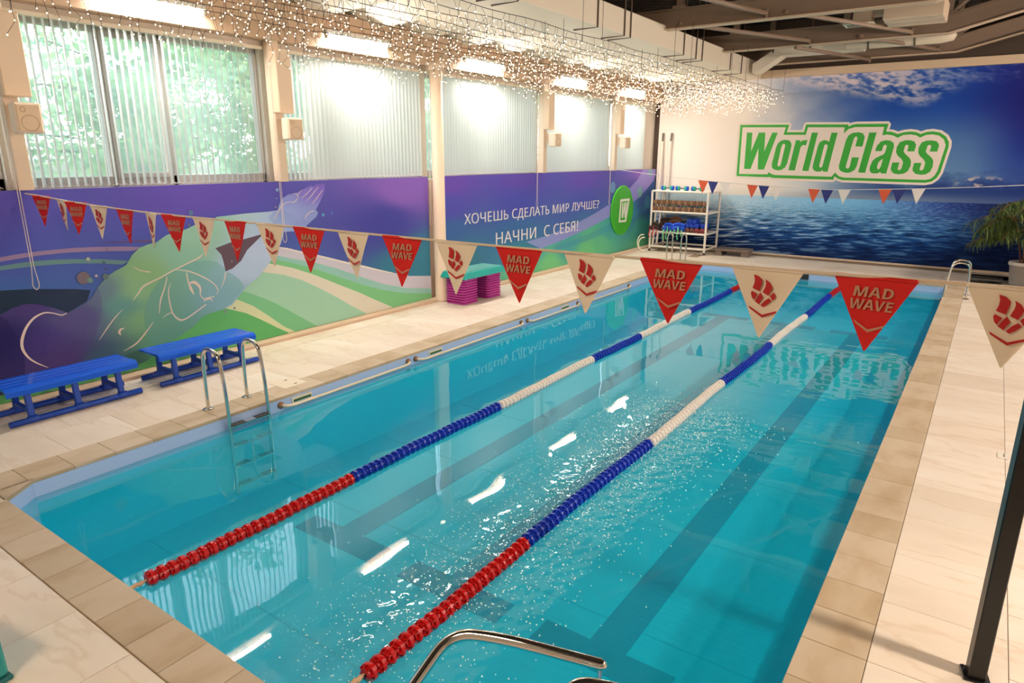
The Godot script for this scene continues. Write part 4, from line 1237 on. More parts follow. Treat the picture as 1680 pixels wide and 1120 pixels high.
# ------------------------------------------------------------------ under the roof
func duct_and_fittings() -> void:
	var board := mat("duct_board", rgb(244, 228, 206), 0.65)
	var dark := mat("hanger_dark", rgb(96, 76, 60), 0.5)
	var t := thing("air_duct", "long square cream air duct running along the ceiling to the far wall", "duct")
	var z := 0.4
	var k := 0
	var cuts := [0.4, -2.6, -5.2, -8.3, -11.95, -15.6, -18.3, -20.62]
	for i in cuts.size() - 1:
		put("duct_section", box_mesh(Vector3(0.92, 0.42, cuts[i] - cuts[i + 1] - 0.004), 0.012, Vector3(-6.34, 5.12, (cuts[i] + cuts[i + 1]) / 2)), board, t)
	for zz in [-5.9, -8.15, -8.5, -10.86, -11.87, -12.12, -14.73, -15.46, -15.84, -17.84, -18.74]:
		put("hanger", tube_mesh([Vector3(-5.865, 6.3, zz), Vector3(-5.865, 4.888, zz), Vector3(-6.33, 4.885, zz)], 0.014, 6), dark, t)
	# branch duct that climbs from the end of the long duct to the right
	var b := thing("branch_duct", "flat cream branch duct climbing right from the long duct's end", "duct", Vector3(-5.75, 5.05, -19.55))
	put("riser", plate(PackedVector2Array([Vector2(0, -0.1), Vector2(0.12, -0.1), Vector2(0.72, 0.28), Vector2(2.6, 0.28), Vector2(2.6, 0.5), Vector2(0.62, 0.5), Vector2(0, 0.12)]), 0.5, Transform3D(Basis(), Vector3(0, 0, -0.25))), board, b)
	for x in [0.5, 1.4, 2.3]:
		put("strap", box_mesh(Vector3(0.03, 0.9, 0.02), 0.0, Vector3(x, 0.8, 0.26)), dark, b)
	# fan unit, vent and round pipe on the right
	var steel := mat("unit_metal", rgb(206, 182, 156), 0.5)
	var u := thing("fan_unit", "boxy cream ventilation unit between the two nearest beams", "ventilation unit", Vector3(-1.75, 5.32, -16.0))
	put("casing", box_mesh(Vector3(1.0, 0.34, 1.0), 0.015, Vector3(0, 0.17, 0)), steel, u)
	for zz in [-0.3, 0.15]: put("seam", box_mesh(Vector3(1.01, 0.02, 0.03), 0.004, Vector3(0, 0.0, zz)), steel, u)
	for x in [-0.42, 0.42]: put("suspension_rod", tube_mesh([Vector3(x, 0.34, 0), Vector3(x, 1.05, 0)], 0.012, 6), dark, u)
	var v := thing("air_vent", "square air vent with a pale slotted face, left of the ventilation unit", "vent", Vector3(-2.72, 5.34, -16.0))
	put("neck", box_mesh(Vector3(0.34, 0.30, 0.34), 0.01, Vector3(0.06, 0.19, 0)), steel, v)
	put("face", box_mesh(Vector3(0.56, 0.03, 0.4), 0.006, Vector3(0, 0.02, 0)), mat("vent_face", rgb(236, 224, 200), 0.5), v)
	for i in 9: put("slot", box_mesh(Vector3(0.03, 0.006, 0.26), 0.0, Vector3(-0.2 + 0.05 * i, 0.003, 0)), dark, v)
	put("link_duct", box_mesh(Vector3(0.30, 0.16, 0.24), 0.01, Vector3(0.315, 0.22, 0)), steel, v)
	for x in [-0.05, 0.18]: put("suspension_rod", tube_mesh([Vector3(x, 0.33, 0), Vector3(x, 1.03, 0)], 0.01, 6), dark, v)
	var p := thing("round_duct", "round pale duct lying between the two farthest beams", "duct", Vector3(-2.35, 5.42, -18.9))
	put("pipe", lathe_mesh([Vector2(0, -1.1), Vector2(0.13, -1.1), Vector2(0.15, -1.05), Vector2(0.15, 0.85), Vector2(0.11, 1.1), Vector2(0, 1.15)], 20, Transform3D(Basis(Vector3.BACK, -PI / 2), Vector3.ZERO)), mat("duct_white", rgb(220, 202, 178), 0.45), p)
	for x in [-0.6, 0.35]:
		put("pipe_clamp", lathe_mesh([Vector2(0.15, -0.02), Vector2(0.162, -0.02), Vector2(0.162, 0.02), Vector2(0.15, 0.02)], 20, Transform3D(Basis(Vector3.BACK, -PI / 2), Vector3(x, 0, 0))), dark, p)
		put("suspension_rod", tube_mesh([Vector3(x, 0.15, 0), Vector3(x, 0.93, 0)], 0.01, 6), dark, p)

func string_lights() -> void:
	var wire := mat("light_wire", rgb(52, 36, 30), 0.7)
	var bulb := mat("led_bulb", Color.WHITE, 0.3)
	bulb.emission_enabled = true
	bulb.emission = Color(1.0, 0.88, 0.72)
	bulb.emission_energy_multiplier = LED
	var sp := SphereMesh.new()
	sp.radius = 0.0068
	sp.height = 0.0136
	sp.radial_segments = 6
	sp.rings = 3
	var xs := [-8.45, -8.05, -7.65, -7.25, -6.85, -6.45, -6.1, -5.75, -5.4]
	for i in 9:
		var x: float = xs[i]
		var xe := x + 0.25
		var t := thing("icicle_lights", "%s row of warm icicle lights counted from the windows" % ORD[i], "string lights", Vector3.ZERO, 0, "rows of icicle lights under the ceiling")
		var zs := -2.7 - 0.25 * i
		var at := func(z: float) -> Vector3: return Vector3(lerpf(x, xe, (z - zs) / (-20.4 - zs)), 4.53 + 0.012 * sin(z * 3.1 + i), z)
		var main := []
		var z := zs
		while z > -20.4:
			main.append(at.call(z))
			z -= 0.4
		main.append(at.call(-20.4))
		put("main_wire", tube_mesh(main, 0.0045, 5), wire, t)
		var hang := begin(true)
		for zz in [zs - 0.1, -6.5, -10.0, -13.6, -17.0, -20.3]:
			var p: Vector3 = at.call(zz)
			tube(hang, [p, Vector3(p.x, 4.9 if p.x < -5.86 else 5.3, p.z)], 0.004, 4)
		put("hanger", done(hang), wire, t)
		var drops := begin(true)
		var leds := []
		z = zs - 0.05
		while z > -20.35:
			var p: Vector3 = at.call(z) + Vector3(rng.randf_range(-0.03, 0.03), 0, 0)
			var ln: float = [0.16, 0.3, 0.44, 0.24, 0.52][rng.randi() % 5] + rng.randf_range(-0.04, 0.04)
			if z > -5.5: ln *= 0.9
			var path := [p]
			var y := 0.0
			var q := p
			while y < ln:
				y += rng.randf_range(0.07, 0.16)
				q = p + Vector3(rng.randf_range(-0.07, 0.07), -y, rng.randf_range(-0.06, 0.06))
				path.append(q)
				leds.append(Transform3D(Basis(), q + Vector3(rng.randf_range(-0.012, 0.012), 0, rng.randf_range(-0.012, 0.012))))
			tube(drops, path, 0.0026, 3)
			z -= rng.randf_range(0.08, 0.28)
		stuff(put("drop_wire", done(drops), wire, t))
		scatter("light_bulbs", sp, bulb, leds, t)
		for zz in [-5.0, -9.0, -13.0, -17.0]:
			if i % 3 != 1: continue
			var l := OmniLight3D.new()
			l.name = "icicle_glow"
			l.position = at.call(zz) + Vector3(0, -0.6, 0)
			l.light_color = Color(1.0, 0.88, 0.72)
			l.light_energy = 0.03
			l.light_size = 0.05
			l.omni_range = 40.0
			l.omni_attenuation = 2.0
			l.shadow_enabled = true
			t.add_child(l, true)

const LED := 11.0

# ------------------------------------------------------------------ buntings and lane ropes
func cord_y(x: float) -> float:     # the near bunting's cord, slightly slack towards its left post
	return 2.296 + 0.085 * pow(clampf((-5.6 - x) / 3.1, 0.0, 1.0), 2.0) + 0.03 * pow(clampf((x + 2.4) / 2.6, 0.0, 1.0), 1.5)

func bunting_near() -> void:
	var t := thing("pennant_line", "red and white lettered pennant line strung across the near end of the pool", "bunting")
	var cord := mat("bunting_cord", rgb(226, 206, 182), 0.6)
	var pts := []
	for k in 41:
		var x := lerpf(-8.82, 1.4, k / 40.0)
		pts.append(Vector3(x, cord_y(x), -3.15))
	put("cord", tube_mesh(pts, 0.008, 6), cord, t)
	var red := mat("pennant_red", rgb(222, 24, 20), 0.62)
	var white := mat("pennant_white", rgb(246, 234, 214), 0.62)
	red.backlight_enabled = true
	red.backlight = Color(0.44, 0.05, 0.04)
	white.backlight_enabled = true
	white.backlight = Color(0.56, 0.52, 0.46)
	var ink := mat("pennant_ink_grey", rgb(196, 148, 122), 0.5)
	var mark := mat("pennant_ink_red", rgb(190, 30, 34), 0.5)
	var xs := [-8.42, -7.94, -7.62, -7.14, -6.63, -6.17, -5.79, -5.33, -4.89, -4.44, -3.99, -3.53, -3.07, -2.62, -2.16, -1.71, -1.25, -0.79, -0.35, 0.13, 0.6]
	for i in xs.size():
		var x: float = xs[i]
		var is_red := i % 2 == 0
		var turn: float = [0.10, -0.05, 0.14, 0.04, 0.0, -0.1, 0.06, 0.0, -0.08, 0.05][i % 10] * (2.2 if x < -5.0 else 0.8)
		var w := 0.32 if x > -7.0 else 0.29
		# the cloth: a triangle with folded hem, curling a little towards its tip
		var st := begin(true)
		var N := 8
		var curl: float = [0.012, -0.016, 0.02, 0.01, -0.012][i % 5]
		for s in [1.0, -1.0]:
			for a in N:
				for b in 4:
					var q := []
					for c in [[0, 0], [1, 0], [1, 1], [0, 1]]:
						var v := float(a + c[0]) / N
						var u := (float(b + c[1]) / 4.0 - 0.5) * (1.0 - 0.98 * v)
						q.append(Vector3(u * w, -0.315 * v, curl * v * v + s * 0.0009 + 0.006 * sin(u * 9.0 + i) * v * (1.0 - v)))
					if s > 0: quad(st, q[0], q[1], q[2], q[3])
					else: quad(st, q[3], q[2], q[1], q[0])
		var p := put("pennant", done(st), red if is_red else white, t, Transform3D(Basis(Vector3.UP, turn), Vector3(x, cord_y(x) - 0.004, -3.15)))
		var hem := box_mesh(Vector3(w, 0.018, 0.014), 0.005, Vector3(0, 0, 0.0))
		put("hem", hem, red if is_red else white, p)
		if is_red:
			fit_text("upper_word", p, "MAD", bold, ink, Vector3(0.004, -0.060, 0.008), 0.150, 0.044, Basis(), 0.003, 0.12)
			fit_text("lower_word", p, "WAVE", bold, ink, Vector3(0.0, -0.114, 0.0085 + curl * 0.15), 0.166, 0.044, Basis(), 0.003, 0.12)
			var ch := PackedVector2Array()
			for v in flat(FLAG_CHEVRON[0]): ch.append(Vector2(v.x * 0.92, v.y - 0.012))
			put("chevron", plate(ch, 0.002, Transform3D(Basis(), Vector3(0, 0, 0.005 + maxf(curl, 0.0) * 0.55))), ink, p)
		else:
			var em := begin()
			for f in FLAG_EMBLEM:
				em.append_from(plate(flat(f), 0.002), 0, Transform3D(Basis(), Vector3(0, 0, 0.006 + maxf(curl, 0.0) * 0.2)))
			put("flame_emblem", em.commit(), mark, p)
			put("chevron", plate(flat(FLAG_CHEVRON[0]), 0.002, Transform3D(Basis(), Vector3(0, 0, 0.005 + maxf(curl, 0.0) * 0.5))), mark, p)

func bunting_far() -> void:
	var t := thing("pennant_line", "thin white line with groups of small orange, navy and white pennants before the sea mural", "bunting")
	var pts := []
	var yc := func(x: float) -> float:
		if x < -3.2: return lerpf(2.47, 2.055, clampf((x + 8.95) / 5.75, 0, 1)) - 0.13 * sin(PI * clampf((x + 8.95) / 5.75, 0, 1)) * 0.55
		return lerpf(2.055, 2.37, clampf((x + 3.2) / 5.0, 0, 1)) - 0.1 * sin(PI * clampf((x + 3.2) / 5.0, 0, 1)) * 0.4
	for k in 45:
		var x := lerpf(-8.88, 1.8, k / 44.0)
		pts.append(Vector3(x, yc.call(x), -17.6))
	put("cord", tube_mesh(pts, 0.007, 5), mat("far_cord", rgb(226, 220, 214), 0.6), t)
	var ms := [mat("far_orange", rgb(226, 92, 52), 0.6), mat("far_navy", rgb(36, 44, 122), 0.6), mat("far_white", rgb(236, 226, 220), 0.6)]
	var gx := [[-6.24, -5.98, -5.62], [-4.97, -4.69, -4.38], [-3.52, -3.23, -2.86], [-2.02, -1.74, -1.37]]
	for g in gx:
		for k in 3:
			var x: float = g[k] if g != gx[0] or k < 2 else -5.66
			var y: float = yc.call(x)
			put("pennant", plate(PackedVector2Array([Vector2(-0.135, 0), Vector2(0, -0.33), Vector2(0.135, 0)]), 0.003, Transform3D(Basis(), Vector3(x, y, -17.6))), ms[k], t)

func lane_ropes() -> void:
	var red := mat("disc_red", rgb(196, 18, 20), 0.3)
	var blue := mat("disc_blue", rgb(20, 58, 190), 0.3)
	var white := mat("disc_white", rgb(246, 240, 234), 0.35)
	# one float: a drum of vanes between two rims
	var drum := [Vector2(0.012, -0.034), Vector2(0.040, -0.034), Vector2(0.040, -0.014), Vector2(0.058, -0.013), Vector2(0.060, -0.008), Vector2(0.060, 0.008), Vector2(0.058, 0.013), Vector2(0.040, 0.014), Vector2(0.040, 0.034), Vector2(0.012, 0.034)]
	var along := Transform3D(Basis(Vector3.RIGHT, PI / 2), Vector3.ZERO)
	var st := begin(false)
	lathe(st, drum, 18, along)
	for k in 8:
		var a := TAU * k / 8.0
		bx(st, Vector3(cos(a), sin(a), 0) * 0.047, Vector3(0.018, 0.005, 0.062), 0.0, Basis(Vector3.BACK, a))
	var disc := done(st)
	var rope := mat("rope_fibre", rgb(214, 170, 132), 0.8)
	var specs := [[-4.555, -1.97, [[-3.90, 0], [-6.21, 1], [-8.62, 2], [-10.3, 1], [-12.65, 2], [-15.2, 1], [-17.35, 0]], "lane rope nearer the windows"], [-2.60, -2.24, [[-3.95, 0], [-6.28, 1], [-8.68, 2], [-11.0, 1], [-13.5, 2], [-15.95, 1], [-17.35, 0]], "lane rope nearer the right deck, crossing the rippled water"]]
	for s in specs:
		var x: float = s[0]
		var z: float = s[1]
		var t := thing("lane_rope", "red, blue and white %s" % s[3], "lane rope", Vector3(x, WATER + 0.022, 0))
		put("cable", tube_mesh([Vector3(0, -0.02, PZ0 - 0.005), Vector3(0, 0.0, z + 0.1), Vector3(0, 0.0, -17.4), Vector3(0, 0.0, PZ1 + 0.005)], 0.009, 6), rope, t)
		var knots := []
		for k in 7: knots.append(Vector3(0.006 * sin(k * 2.4), 0.004 * cos(k * 2.4), z + 0.06 + 0.022 * k))
		put("whipping", tube_mesh(knots, 0.016, 8), rope, t)
		var groups := [[], [], []]
		var i := 0
		while z > -17.35:
			var seg := 0
			while z < s[2][seg][0]: seg += 1
			groups[s[2][seg][1]].append(Transform3D(Basis(Vector3.BACK, rng.randf() * TAU) * Basis(Vector3.UP, rng.randf_range(-0.05, 0.05)), Vector3(0.012 * sin(z * 1.7), 0.004 * sin(z * 9.0), z)))
			z -= 0.078
		pieces("red_float", t, disc, [red], groups[0])
		pieces("blue_float", t, disc, [blue], groups[1])
		pieces("white_float", t, disc, [white], groups[2])

# ------------------------------------------------------------------ pool fittings
func make_ladder(label: String, at: Vector3, turn: float) -> Node3D:      # enters the pool along +x
	var chrome := mat("chrome", rgb(224, 220, 214), 0.10, 1.0)
	var t := thing("pool_ladder", label, "ladder", at, turn)
	for s in [-0.25, 0.25]:
		put("handrail", tube_mesh(bend([Vector3(-0.02, 0.0, s), Vector3(-0.02, 0.36, s), Vector3(0.0, 0.735, s), Vector3(0.30, 0.735, s), Vector3(0.36, 0.36, s), Vector3(0.38, -0.1, s), Vector3(0.40, -0.95, s)], 0.2, 8), 0.021, 14), chrome, t)
		put("base_flange", lathe_mesh([Vector2(0.022, 0.002), Vector2(0.062, 0.002), Vector2(0.06, 0.01), Vector2(0.03, 0.02), Vector2(0.022, 0.02)], 20, Transform3D(Basis(), Vector3(-0.02, 0, s))), chrome, t)
	var tread := mat("tread_dark", rgb(46, 44, 46), 0.6)
	for k in 4:
		var y := -0.12 - 0.24 * k
		var st := put("step", box_mesh(Vector3(0.09, 0.022, 0.49), 0.005, Vector3(0.385 + 0.005 * k, y, 0)), chrome, t)
		for s in [-0.15, 0.15]:
			put("tread_pad", box_mesh(Vector3(0.085, 0.006, 0.16), 0.002, Vector3(0.385 + 0.005 * k, y + 0.014, s)), tread, st)
	return t

func ladders() -> void:
	make_ladder("chrome pool ladder by the blue benches, its steps going down into the water", Vector3(-6.95, 0, -4.16), 0.0)
	make_ladder("chrome pool ladder on the right edge, before the far wall near the plant", Vector3(-0.15, 0, -16.65), PI)
	var chrome: Material = mats["chrome"]
	# two hoops of a ladder that stands behind the far left corner
	var t := thing("hoop_rail", "pair of tall chrome hoops standing at the far left corner before the white rack", "handrail", Vector3(-6.97, 0, -17.9))
	for s in [-0.2, 0.2]:
		put("hoop", tube_mesh(bend([Vector3(s, 0, 0.18), Vector3(s, 0.74, 0.18), Vector3(s, 0.74, -0.22), Vector3(s, 0, -0.22)], 0.19, 8), 0.021, 12), chrome, t)
		for z in [0.18, -0.22]:
			put("base_flange", lathe_mesh([Vector2(0.022, 0.002), Vector2(0.055, 0.002), Vector2(0.05, 0.012), Vector2(0.022, 0.016)], 16, Transform3D(Basis(), Vector3(s, 0, z))), chrome, t)
	# the handrails at the near end, cut off by the picture's lower edge
	var n := thing("entry_rail", "thick chrome entry handrail bending over the near pool edge", "handrail", Vector3.ZERO)
	put("rail_tube", tube_mesh(bend([Vector3(-1.93, 0.0, -1.46), Vector3(-1.90, 0.25, -1.62), Vector3(-1.87, 0.52, -2.15), Vector3(-1.62, 0.55, -2.23), Vector3(-1.14, 0.545, -2.36)], 0.24, 8), 0.028, 16), chrome, n)
	put("base_flange", lathe_mesh([Vector2(0.025, 0.002), Vector2(0.07, 0.002), Vector2(0.066, 0.012), Vector2(0.025, 0.02)], 20, Transform3D(Basis(), Vector3(-1.93, 0, -1.46))), chrome, n)
	put("end_ball", lathe_mesh([Vector2(0, -0.024), Vector2(0.014, -0.02), Vector2(0.028, 0), Vector2(0.014, 0.02), Vector2(0, 0.024)], 12, Transform3D(Basis(), Vector3(-1.14, 0.545, -2.36))), chrome, n)
	put("down_tube", tube_mesh([Vector3(-1.148, 0.545, -2.358), Vector3(-1.148, -0.9, -2.358)], 0.012, 10), chrome, n)
	var m := thing("entry_rail", "second chrome entry handrail, only its top showing at the picture's lower edge", "handrail", Vector3.ZERO)
	put("rail_tube", tube_mesh(bend([Vector3(-1.26, 0.0, -1.46), Vector3(-1.24, 0.25, -1.62), Vector3(-1.20, 0.55, -2.19), Vector3(-1.02, 0.56, -2.25), Vector3(-0.55, 0.55, -2.38)], 0.2, 8), 0.028, 16), chrome, m)
	put("base_flange", lathe_mesh([Vector2(0.025, 0.002), Vector2(0.07, 0.002), Vector2(0.066, 0.012), Vector2(0.025, 0.02)], 20, Transform3D(Basis(), Vector3(-1.26, 0, -1.46))), chrome, m)
	put("down_tube", tube_mesh([Vector3(-0.56, 0.55, -2.378), Vector3(-0.56, -0.9, -2.378)], 0.012, 10), chrome, m)

func rails_and_inlets() -> void:
	var metal := mat("rail_cream", rgb(232, 214, 190), 0.3, 0.3)
	var rust := mat("rail_socket", rgb(150, 112, 84), 0.5, 0.4)
	var spans := [[-4.62, -6.82, "nearest grab rail, beside the ladder"], [-6.98, -9.75, "middle grab rail"], [-9.95, -11.8, "third grab rail"], [-12.0, -14.2, "farthest grab rail"]]
	for s in spans:
		var t := thing("grab_rail", "pale tubular %s along the pool's left wall" % s[2], "grab rail", Vector3(PX0, -0.115, 0), 0, "grab rails along the left pool wall")
		var a: float = s[0]
		var b: float = s[1]
		put("bar", tube_mesh(bend([Vector3(0.0, 0.02, a), Vector3(0.075, 0.015, a - 0.02), Vector3(0.085, 0, a - 0.12), Vector3(0.085, 0, b + 0.12), Vector3(0.075, 0.015, b + 0.02), Vector3(0.0, 0.02, b)], 0.06), 0.019, 10), metal, t)
		for z in [a, b]:
			put("socket", lathe_mesh([Vector2(0, 0), Vector2(0.042, 0), Vector2(0.042, 0.02), Vector2(0.026, 0.04), Vector2(0, 0.04)], 14, Transform3D(Basis(Vector3.BACK, -PI / 2), Vector3(0.0, 0.02, z))), rust, t)
	var green := mat("inlet_green", rgb(36, 96, 58), 0.5)
	var white := mat("inlet_white", rgb(228, 222, 206), 0.4)
	var k := 0
	for z in [-4.93, -7.42, -11.3]:
		var t := thing("overflow_inlet", "white overflow inlet with a green slot, %s along the left pool wall" % ["first", "middle", "farthest"][k], "inlet", Vector3(PX0, -0.085, z), 0, "overflow inlets in the left pool wall")
		put("frame", box_mesh(Vector3(0.02, 0.07, 0.30), 0.004, Vector3(0.008, 0, 0)), white, t)
		put("slot", box_mesh(Vector3(0.006, 0.03, 0.26), 0.001, Vector3(0.0195, -0.008, 0)), green, t)
		k += 1

func benches() -> void:
	var blue := mat("bench_blue", rgb(22, 92, 226), 0.18)
	var deep := mat("bench_blue_frame", rgb(18, 70, 180), 0.4)
	var t := thing("bench", "glossy blue slatted bench at the left edge of the picture", "bench", Vector3(-8.36, 0, -3.06), 0, "blue benches by the swimmer panel")
	t.set_meta("base", "bench")
	for k in 3:
		put("slat", box_mesh(Vector3(0.094, 0.032, 1.36), 0.010, Vector3(-0.187 + 0.113 * k, 0.405, 0)), blue, t)
	# the front slat rolls over the edge
	put("front_slat", plate(PackedVector2Array([Vector2(0.105, 0.42), Vector2(0.20, 0.42), Vector2(0.235, 0.408), Vector2(0.255, 0.385), Vector2(0.258, 0.345), Vector2(0.248, 0.33), Vector2(0.235, 0.34), Vector2(0.225, 0.378), Vector2(0.195, 0.392), Vector2(0.105, 0.392)]), 1.36, Transform3D(Basis(), Vector3(0, 0, -0.68))), blue, t)
	for z in [-0.47, 0.0, 0.47]:
		for s in [-1.0, 1.0]:
			var st := begin()
			bx(st, Vector3(s * 0.185, 0.215, z), Vector3(0.05, 0.37, 0.062), 0.008, Basis(Vector3.BACK, s * 0.10))
			put("leg", done(st), deep, t)
		put("crosspiece", box_mesh(Vector3(0.36, 0.045, 0.05), 0.006, Vector3(0, 0.13, z)), deep, t)
		put("seat_bearer", box_mesh(Vector3(0.40, 0.04, 0.06), 0.006, Vector3(0, 0.372, z)), deep, t)
	for s in [-1.0, 1.0]:
		var sk := put("skid", lathe_mesh([Vector2(0, -0.69), Vector2(0.034, -0.69), Vector2(0.034, 0.69), Vector2(0, 0.69)], 12, Transform3D(Basis(Vector3.RIGHT, PI / 2), Vector3(s * 0.225, 0.036, 0))), deep, t)
		for z in [-0.47, 0.0, 0.47]:
			put("pipe_fitting", lathe_mesh([Vector2(0.034, -0.05), Vector2(0.041, -0.045), Vector2(0.041, 0.045), Vector2(0.034, 0.05)], 12, Transform3D(Basis(Vector3.RIGHT, PI / 2), Vector3(s * 0.225, 0.042, z))), deep, sk)
	copy(t, "glossy blue slatted bench behind the chrome ladder, right of the other bench", Vector3(-8.36, 0, -4.68))

func steps() -> void:
	var purple := mat("riser_purple", rgb(188, 58, 158), 0.45)
	var teal := mat("step_teal", rgb(40, 172, 166), 0.4)
	# a riser: a hollow square frame with rounded rim and a raised lip
	var st := begin()
	var prof := [[0.2, 0.0], [0.225, 0.001], [0.236, 0.008], [0.236, 0.024], [0.225, 0.031], [0.198, 0.033], [0.196, 0.0505], [0.19, 0.0505]]
	for i in prof.size() - 1:
		for q in 4:
			var b := Basis(Vector3.UP, PI / 2 * q)
			var a: float = prof[i][0]
			var c: float = prof[i + 1][0]
			var k := 0.045
			quad(st, b * Vector3(a, prof[i][1], a - k), b * Vector3(a, prof[i][1], -a + k), b * Vector3(c, prof[i + 1][1], -c + k), b * Vector3(c, prof[i + 1][1], c - k))
			quad(st, b * Vector3(a - k, prof[i][1], a), b * Vector3(a, prof[i][1], a - k), b * Vector3(c, prof[i + 1][1], c - k), b * Vector3(c - k, prof[i + 1][1], c))
	bx(st, Vector3(0, 0.045, 0), Vector3(0.39, 0.01, 0.39))
	var riser := done(st)
	var names := ["lowest", "second", "third", "fourth", "fifth", "sixth", "seventh", "eighth", "ninth", "topmost"]
	for s in 2:
		for k in 10:
			var t := put("step_riser", riser, purple, null, Transform3D(Basis(), Vector3(-8.31, 0.001 + 0.0505 * k, -10.15 if s == 0 else -10.93)))
			tag(t, "purple plastic step riser, %s of the stack %s" % [names[k] if k in [0, 9] else names[k] + " from the floor", "beside the round column" if s == 0 else "farther from the round column"], "step riser", "purple risers under the teal step")
	var p := thing("step_platform", "teal aerobic step platform resting on two purple stacks", "step platform", Vector3(-8.31, 0.508, -10.53))
	st = begin()
	var a := [Vector2(0.30, 0.0), Vector2(0.31, 0.02), Vector2(0.27, 0.11), Vector2(0.255, 0.125)]
	for i in 3:
		for q in [[1.0, 1.0], [-1.0, -1.0]]:
			var m := func(v: Vector2) -> Array: return [Vector3(q[0] * v.x, v.y, q[0] * (v.x + 0.36)), Vector3(q[0] * v.x, v.y, -q[0] * (v.x + 0.36)), Vector3(-q[0] * v.x, v.y, -q[0] * (v.x + 0.36))]
			var l: Array = m.call(a[i])
			var h: Array = m.call(a[i + 1])
			out_quad(st, l[0], l[1], h[1], h[0], Vector3(0, 0.06, 0))
			out_quad(st, l[1], l[2], h[2], h[1], Vector3(0, 0.06, 0))
	bx(st, Vector3(0, 0.12, 0), Vector3(0.51, 0.011, 1.23))
	put("shell", done(st), teal, p)
	put("non_slip_mat", box_mesh(Vector3(0.46, 0.006, 1.14), 0.002, Vector3(0, 0.128, 0)), mat("step_mat", rgb(88, 160, 156), 0.8), p)

